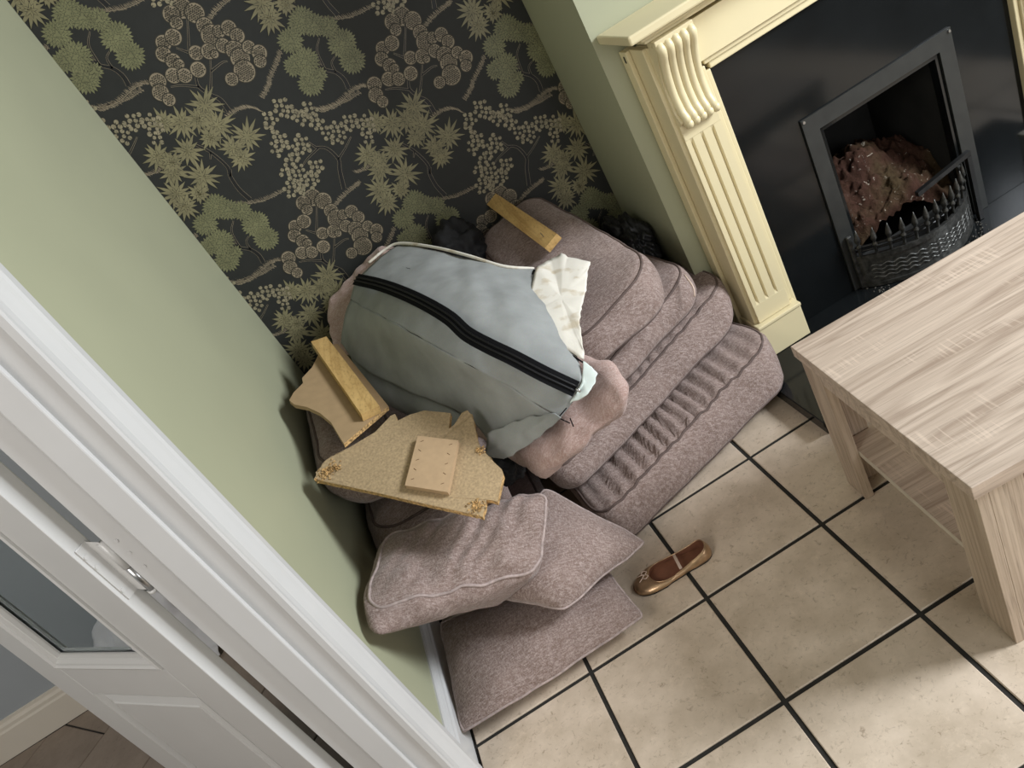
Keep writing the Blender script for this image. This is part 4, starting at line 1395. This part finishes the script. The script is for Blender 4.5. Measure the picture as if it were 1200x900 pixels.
BC = [(-0.4714,0.1939,0.2300), (-0.2998,0.0435,0.1750), (-0.0397,0.1642,0.1000), (-0.1937,0.3451,0.2900)]
pillow_cushion('pale mauve pillow wedged between the back cushion and the stack', BC, (-0.1, -0.55, 0.8), 0.085, 0.05, pinch=0.02, amp=0.006, freq=9, seed=10, ears=-0.05)
CC = [(-0.6700,-0.0083,0.0600), (-0.1490,0.0093,0.0500), (-0.1653,0.1824,0.0800), (-0.635, 0.330, 0.110)]
pillow_cushion('flat brown-mauve cushion lying on the tiles below the others', CC, (0, -0.12, 1), 0.055, 0.045, pinch=0.025, ears=-0.04, amp=0.006, freq=8, seed=11, mats=('chenille', 'piping_light'))

# ---------------------------------------------------------------- boards and timber
chip_normal = (0.1498,-0.3977,0.9052)
n_ = Vector(chip_normal)
cp_ = [(-0.6400,0.3466,0.6670), (-0.6292,0.3664,0.6740), (-0.5992,0.3843,0.6768), (-0.5786,0.3864,0.6744), (-0.5353,0.3896,0.6686), (-0.4646,0.3998,0.6614), (-0.4142,0.4248,0.6640), (-0.4031,0.4242,0.6619), (-0.4049,0.4027,0.6528), (-0.3725,0.4044,0.6482), (-0.3365,0.3983,0.6395), (-0.2831,0.3601,0.6139), (-0.3045,0.3226,0.6010), (-0.2899,0.3253,0.5998), (-0.2598,0.3471,0.6043), (-0.2442,0.3467,0.6016), (-0.2394,0.3329,0.5948), (-0.2495,0.2976,0.5809), (-0.2607,0.2510,0.5623), (-0.2555,0.2124,0.5445), (-0.2441,0.1664,0.5224), (-0.2465,0.1531,0.5169), (-0.2880,0.0993,0.5002), (-0.3076,0.1141,0.5099), (-0.3319,0.0810,0.4994), (-0.3473,0.0957,0.5084), (-0.4293,0.1656,0.5527), (-0.5223,0.2475,0.6040)]
sub = []
for i in range(len(cp_)):
    a_, b_ = Vector(cp_[i]), Vector(cp_[(i + 1) % len(cp_)])
    torn = i in (0, 1, 2, 3, 14, 15, 16, 17, 18, 19, 22, 23, 24)
    for k in range(5 if torn else 1):
        q = a_.lerp(b_, k / (5 if torn else 1))
        if torn and k: q += noise.noise_vector(q * 90) * 0.0035
        sub.append(q)
ct = thing('broken_chipboard', 'broken chipboard sheet with a jagged outline, lying on the left-hand heap', 'board', base_point(sub))
b_ = fix_normals(obj('board', prism([q - n_ * 0.016 for q in sub], n_ * 0.016), 'chipboard', ct))
b_.data.materials.append(M['chip_edge'])
for p_ in b_.data.polygons:
    if p_.index >= 2: p_.material_index = 1
# crumbled chips clinging to the torn corners
def crumbs(centre, rx, n, seed, name='torn_chips'):
    rd = random.Random(seed)
    g = []
    for k in range(n):
        q = Vector(centre) + Vector((rd.gauss(0, rx), rd.gauss(0, rx), 0)) 
        q += n_ * ((Vector(cp_[0]) - q).dot(n_) + 0.001)
        s = rd.uniform(.002, .005)
        d_ = Vector((rd.uniform(-1, 1), rd.uniform(-1, 1), rd.uniform(-.3, .3))).normalized()
        e_ = d_.cross(n_).normalized()
        g.append(prism([q + d_ * s, q + e_ * s * .5, q - d_ * s, q - e_ * s * .5], n_ * rd.uniform(.001, .003)))
    o = fix_normals(obj(name, join(*g), 'chip_edge', ct)); o['kind'] = 'stuff'
crumbs((-0.6154,0.3488,0.6639), 0.010, 70, 1)
crumbs((-0.5873,0.3544,0.6618), 0.008, 40, 4)
crumbs((-0.3329,0.1088,0.5117), 0.008, 90, 2)
crumbs((-0.2668,0.2337,0.5557), 0.006, 40, 3)
# small block fixed on the board, with rusty staples
bl = [(-0.3776,0.3278,0.6154), (-0.2994,0.2707,0.5774), (-0.3751,0.1609,0.5416), (-0.4542,0.2215,0.5813)]
bo = tag(fix_normals(obj('hardboard_block', prism([Vector(q) + n_ * 0.001 for q in bl], n_ * 0.016), 'block')), 'small rectangular hardboard block with two rows of staples, on the chipboard', 'block')
B4 = [Vector(q) + n_ * 0.0172 for q in bl]
for s in (0.14, 0.84):
    for k in range(5):
        t = 0.1 + 0.19 * k
        c_ = B4[0].lerp(B4[1], s).lerp(B4[3].lerp(B4[2], s), t)
        d_ = (B4[1] - B4[0]).normalized() * 0.0035 + (B4[3] - B4[0]).normalized() * 0.002 * (1 if k % 2 else -1)
        obj('staple', tube([c_ - d_, c_ + d_], 0.0007, 5), 'staple', bo)

mdf_normal = (0.3132,-0.1235,0.9416)
m_ = Vector(mdf_normal)
mp_ = [(-0.6396,0.6366,0.7612), (-0.6256,0.6689,0.7608), (-0.5977,0.7036,0.7560), (-0.5970,0.7317,0.7595), (-0.5646,0.7764,0.7546), (-0.5235,0.8826,0.7548), (-0.4820,0.8679,0.7391), (-0.4162,0.4955,0.6684), (-0.4133,0.4770,0.6650), (-0.5377,0.3736,0.6928), (-0.5430,0.4064,0.6989), (-0.5535,0.4784,0.7118), (-0.5735,0.5345,0.7258), (-0.6001,0.5792,0.7405), (-0.6293,0.6087,0.7541)]
ht = tag(fix_normals(obj('hardboard_offcut', prism([Vector(q) - m_ * 0.012 for q in mp_], m_ * 0.012), ['mdf', 'chip_edge'])), 'brown hardboard offcut with a curved edge, lying beside the green wall', 'board')
for p_ in ht.data.polygons:
    if p_.index in (9, 10): p_.material_index = 1
bt = [(-0.5500,0.8826,0.7637), (-0.5058,0.8882,0.7497), (-0.4342,0.4558,0.6692), (-0.4804,0.4415,0.6827)]
bq = [Vector(q) + m_ * 0.001 for q in bt]
bat = thing('timber_batten', 'pine batten lying lengthwise on the curved hardboard offcut', 'timber', base_point(bq))
fix_normals(obj('batten', prism(bq, m_ * 0.022), 'pine', bat))

c4_normal = (-0.3309,-0.2218,0.9172)
k_ = Vector(c4_normal)
bt = [(0.1355,1.2236,0.7526), (0.1808,1.2056,0.7646), (0.2307,0.7931,0.6828), (0.1801,0.7935,0.6647)]
bat2 = thing('timber_batten', 'pine batten with a staple in its end, on top of the right-hand stack', 'timber', base_point(bt))
fix_normals(obj('batten', prism([Vector(q) - k_ * 0.014 for q in bt], k_ * 0.024), 'pine', bat2))
sp = [(0.2002,0.8574,0.6874), (0.1990,0.8309,0.6805)]
obj('staple', tube([Vector(sp[0]) + k_ * 0.011, Vector(sp[0]).lerp(Vector(sp[1]), .5) + k_ * 0.015, Vector(sp[1]) + k_ * 0.011], 0.001, 6), 'steel', bat2)

# ---------------------------------------------------------------- black things behind the heap
def crumple(name, label, cat, c, r, mat, seed, knots=False):
    bm = bmesh.new()
    bmesh.ops.create_icosphere(bm, subdivisions=5, radius=1)
    for v in bm.verts:
        d = v.co.normalized()
        k = 1 + 0.35 * noise.noise(d * 1.8 + Vector((seed, 0, 0))) + 0.18 * noise.noise(d * 5 + Vector((0, seed, 0)))
        if knots: k += 0.10 * (1 - abs(noise.noise(d * 9))) - 0.05
        else: k += 0.10 * abs(noise.noise(d * 8 + Vector((0, 0, seed))))
        v.co = Vector((d.x * r[0] * k, d.y * r[1] * k, max(-r[2] * 0.9, d.z * r[2] * k)))
    me = bpy.data.meshes.new(name); bm.to_mesh(me); bm.free()
    me.materials.append(M[mat]); me.polygons.foreach_set('use_smooth', [True] * len(me.polygons))
    o = bpy.data.objects.new(name, me); COL.objects.link(o); o.location = c
    return tag(o, label, cat)


crumple('black_garment', 'crumpled black fabric between the wallpaper and the grey cushion', 'fabric', (-0.035, 1.085, 0.70), (0.095, 0.065, 0.10), 'black_cloth', 3)
crumple('black_bag', 'black knotted fabric bag in the alcove corner by the chimney breast', 'bag', (0.462, 1.00, 0.45), (0.062, 0.125, 0.085), 'black_net', 5, True)
crumple('dark_bundle', 'dark fabric bundle tucked under the folded grey corner', 'fabric', (-0.2505,0.3949,0.3800), (0.055, 0.06, 0.05), 'black_cloth', 8)

# ---------------------------------------------------------------- ballet flat
sh = thing('ballet_flat', 'bronze gold ballet flat with a small bow, alone on the tiles', 'shoe', (-0.02, 0.135, 0.0))
TOE, HEEL = Vector((-0.1375,0.1437,0.0060)), Vector((0.0819,0.1172,0.0100))
TOE.z = HEEL.z = 0.0
ax_ = (TOE - HEEL); SL = ax_.length; ax_.normalize()
sd_ = Vector((-ax_.y, ax_.x, 0))


def foot(t, k=1.0):
    """outline point, t in [0,1) round the shoe from the heel; k scales the width"""
    an = 2 * pi * t
    s = (1 - cos(an)) / 2               # 0 heel .. 1 toe
    side = 1 if sin(an) >= 0 else -1
    w = 0.0260 + 0.0145 * math.sin(min(1, s / 0.75) * pi / 2) ** 2
    w *= (1 - max(0, (s - 0.72) / 0.28) ** 2.6) ** 0.5 if s > 0.72 else 1
    w *= (1 - max(0, (0.14 - s) / 0.14) ** 2.4) ** 0.5 if s < 0.14 else 1
    w *= 0.93 if side > 0 and 0.25 < s < 0.6 else 1
    return s * SL, side * w * k


def shp(x, y, z): return HEEL + ax_ * x + sd_ * y + Vector((0, 0, z))


NS = 72
def ring(xf, yf, zf):
    out = []
    for i in range(NS):
        x, y = foot(i / NS)
        out.append(shp(xf(x, y), yf(x, y), zf(x, y)))
    return out
open_end = 0.77
def cx(x, y): return 0.007 + x / SL * (SL * open_end - 0.007)
def cy(x, y): return y * 0.86
def cz(x, y):
    s = x / SL
    return 0.040 - 0.018 * sin(pi * min(1, s * 0.8)) - 0.006 * s
rings = []
for q in (0, .2, .4, .6, .8, 1.0):
    bul = 0.004 * sin(pi * q)
    rg = []
    for i in range(NS):
        x, y = foot(i / NS)
        a_ = shp(x, y * 1.0, 0.004)
        b_ = shp(cx(x, y), cy(x, y), cz(x, y))
        s = x / SL
        p = a_.lerp(b_, q)
        toe = max(0, (s - 0.6) / 0.4)
        p.z = 0.004 + (b_.z - 0.004) * (q ** (1 - 0.45 * toe))
        out_ = (a_ - shp(x * 0.9 + 0.01, 0, 0.004)); out_.z = 0
        if out_.length > 1e-5: p += out_.normalized() * bul
        rg.append(p)
    rings.append(rg)
v = [p for rg in rings for p in rg]; f = []
for k in range(len(rings) - 1):
    for i in range(NS):
        j = (i + 1) % NS
        f.append((k * NS + i, k * NS + j, (k + 1) * NS + j, (k + 1) * NS + i))
up_ = fix_normals(obj('upper', (v, f), 'gold', sh, True)); solid_sheet(up_, 0.0014)
so = [shp(*foot(i / NS, 1.03), 0.001) for i in range(NS)]
fix_normals(obj('sole', prism(so, (0, 0, 0.0032)), 'black_iron', sh))
ins = [shp(foot(i / NS)[0], foot(i / NS)[1] * 0.93, 0.0045) for i in range(NS)]
fix_normals(obj('insole', prism(ins, (0, 0, 0.002)), 'insole', sh))
lin = []
for q in (0, 1):
    for i in range(NS):
        x, y = foot(i / NS)
        a_ = shp(cx(x, y) * 1.02, y * 0.90, 0.0066); b_ = shp(cx(x, y), cy(x, y) * 0.97, cz(x, y) - 0.001)
        lin.append(a_.lerp(b_, q))
obj('lining', (lin, [(i, (i + 1) % NS, NS + (i + 1) % NS, NS + i) for i in range(NS)]), 'insole', sh, True)
fix_normals(obj('collar_binding', tube([shp(cx(*foot(i / NS)), cy(*foot(i / NS)), cz(*foot(i / NS))) for i in range(NS)], 0.0016, 6, closed=True), 'gold', sh, True))
bc = shp(SL * (open_end + .035), 0, 0.0345)
for sg in (1, -1):
    lp = [bc + ax_ * (0.003 * sin(2 * t)) + sd_ * sg * 0.014 * sin(t / 2 * 1.0) ** 1 * (1 if t < 4 else 1) + ax_ * 0.006 * sin(t) for t in [k * 2 * pi / 16 for k in range(17)]]
    obj('bow_loop', tube(lp, 0.0011, 6), 'strap', sh, True)
    obj('bow_end', tube([bc, bc + ax_ * 0.010 + sd_ * sg * 0.006 - Vector((0, 0, .002)), bc + ax_ * 0.020 + sd_ * sg * 0.010 - Vector((0, 0, 0.006))], 0.0011, 6), 'strap', sh, True)
xs_ = 0.40 * SL
st = [shp(xs_, 0.027 * c_, 0.022 + 0.006 * (1 - c_ * c_)) for c_ in [-1 + k / 6 for k in range(13)]]
fix_normals(obj('strap', ribbon(st, 0.0038, Vector((0, 0, 1)), 0, 0.0012), 'strap', sh))
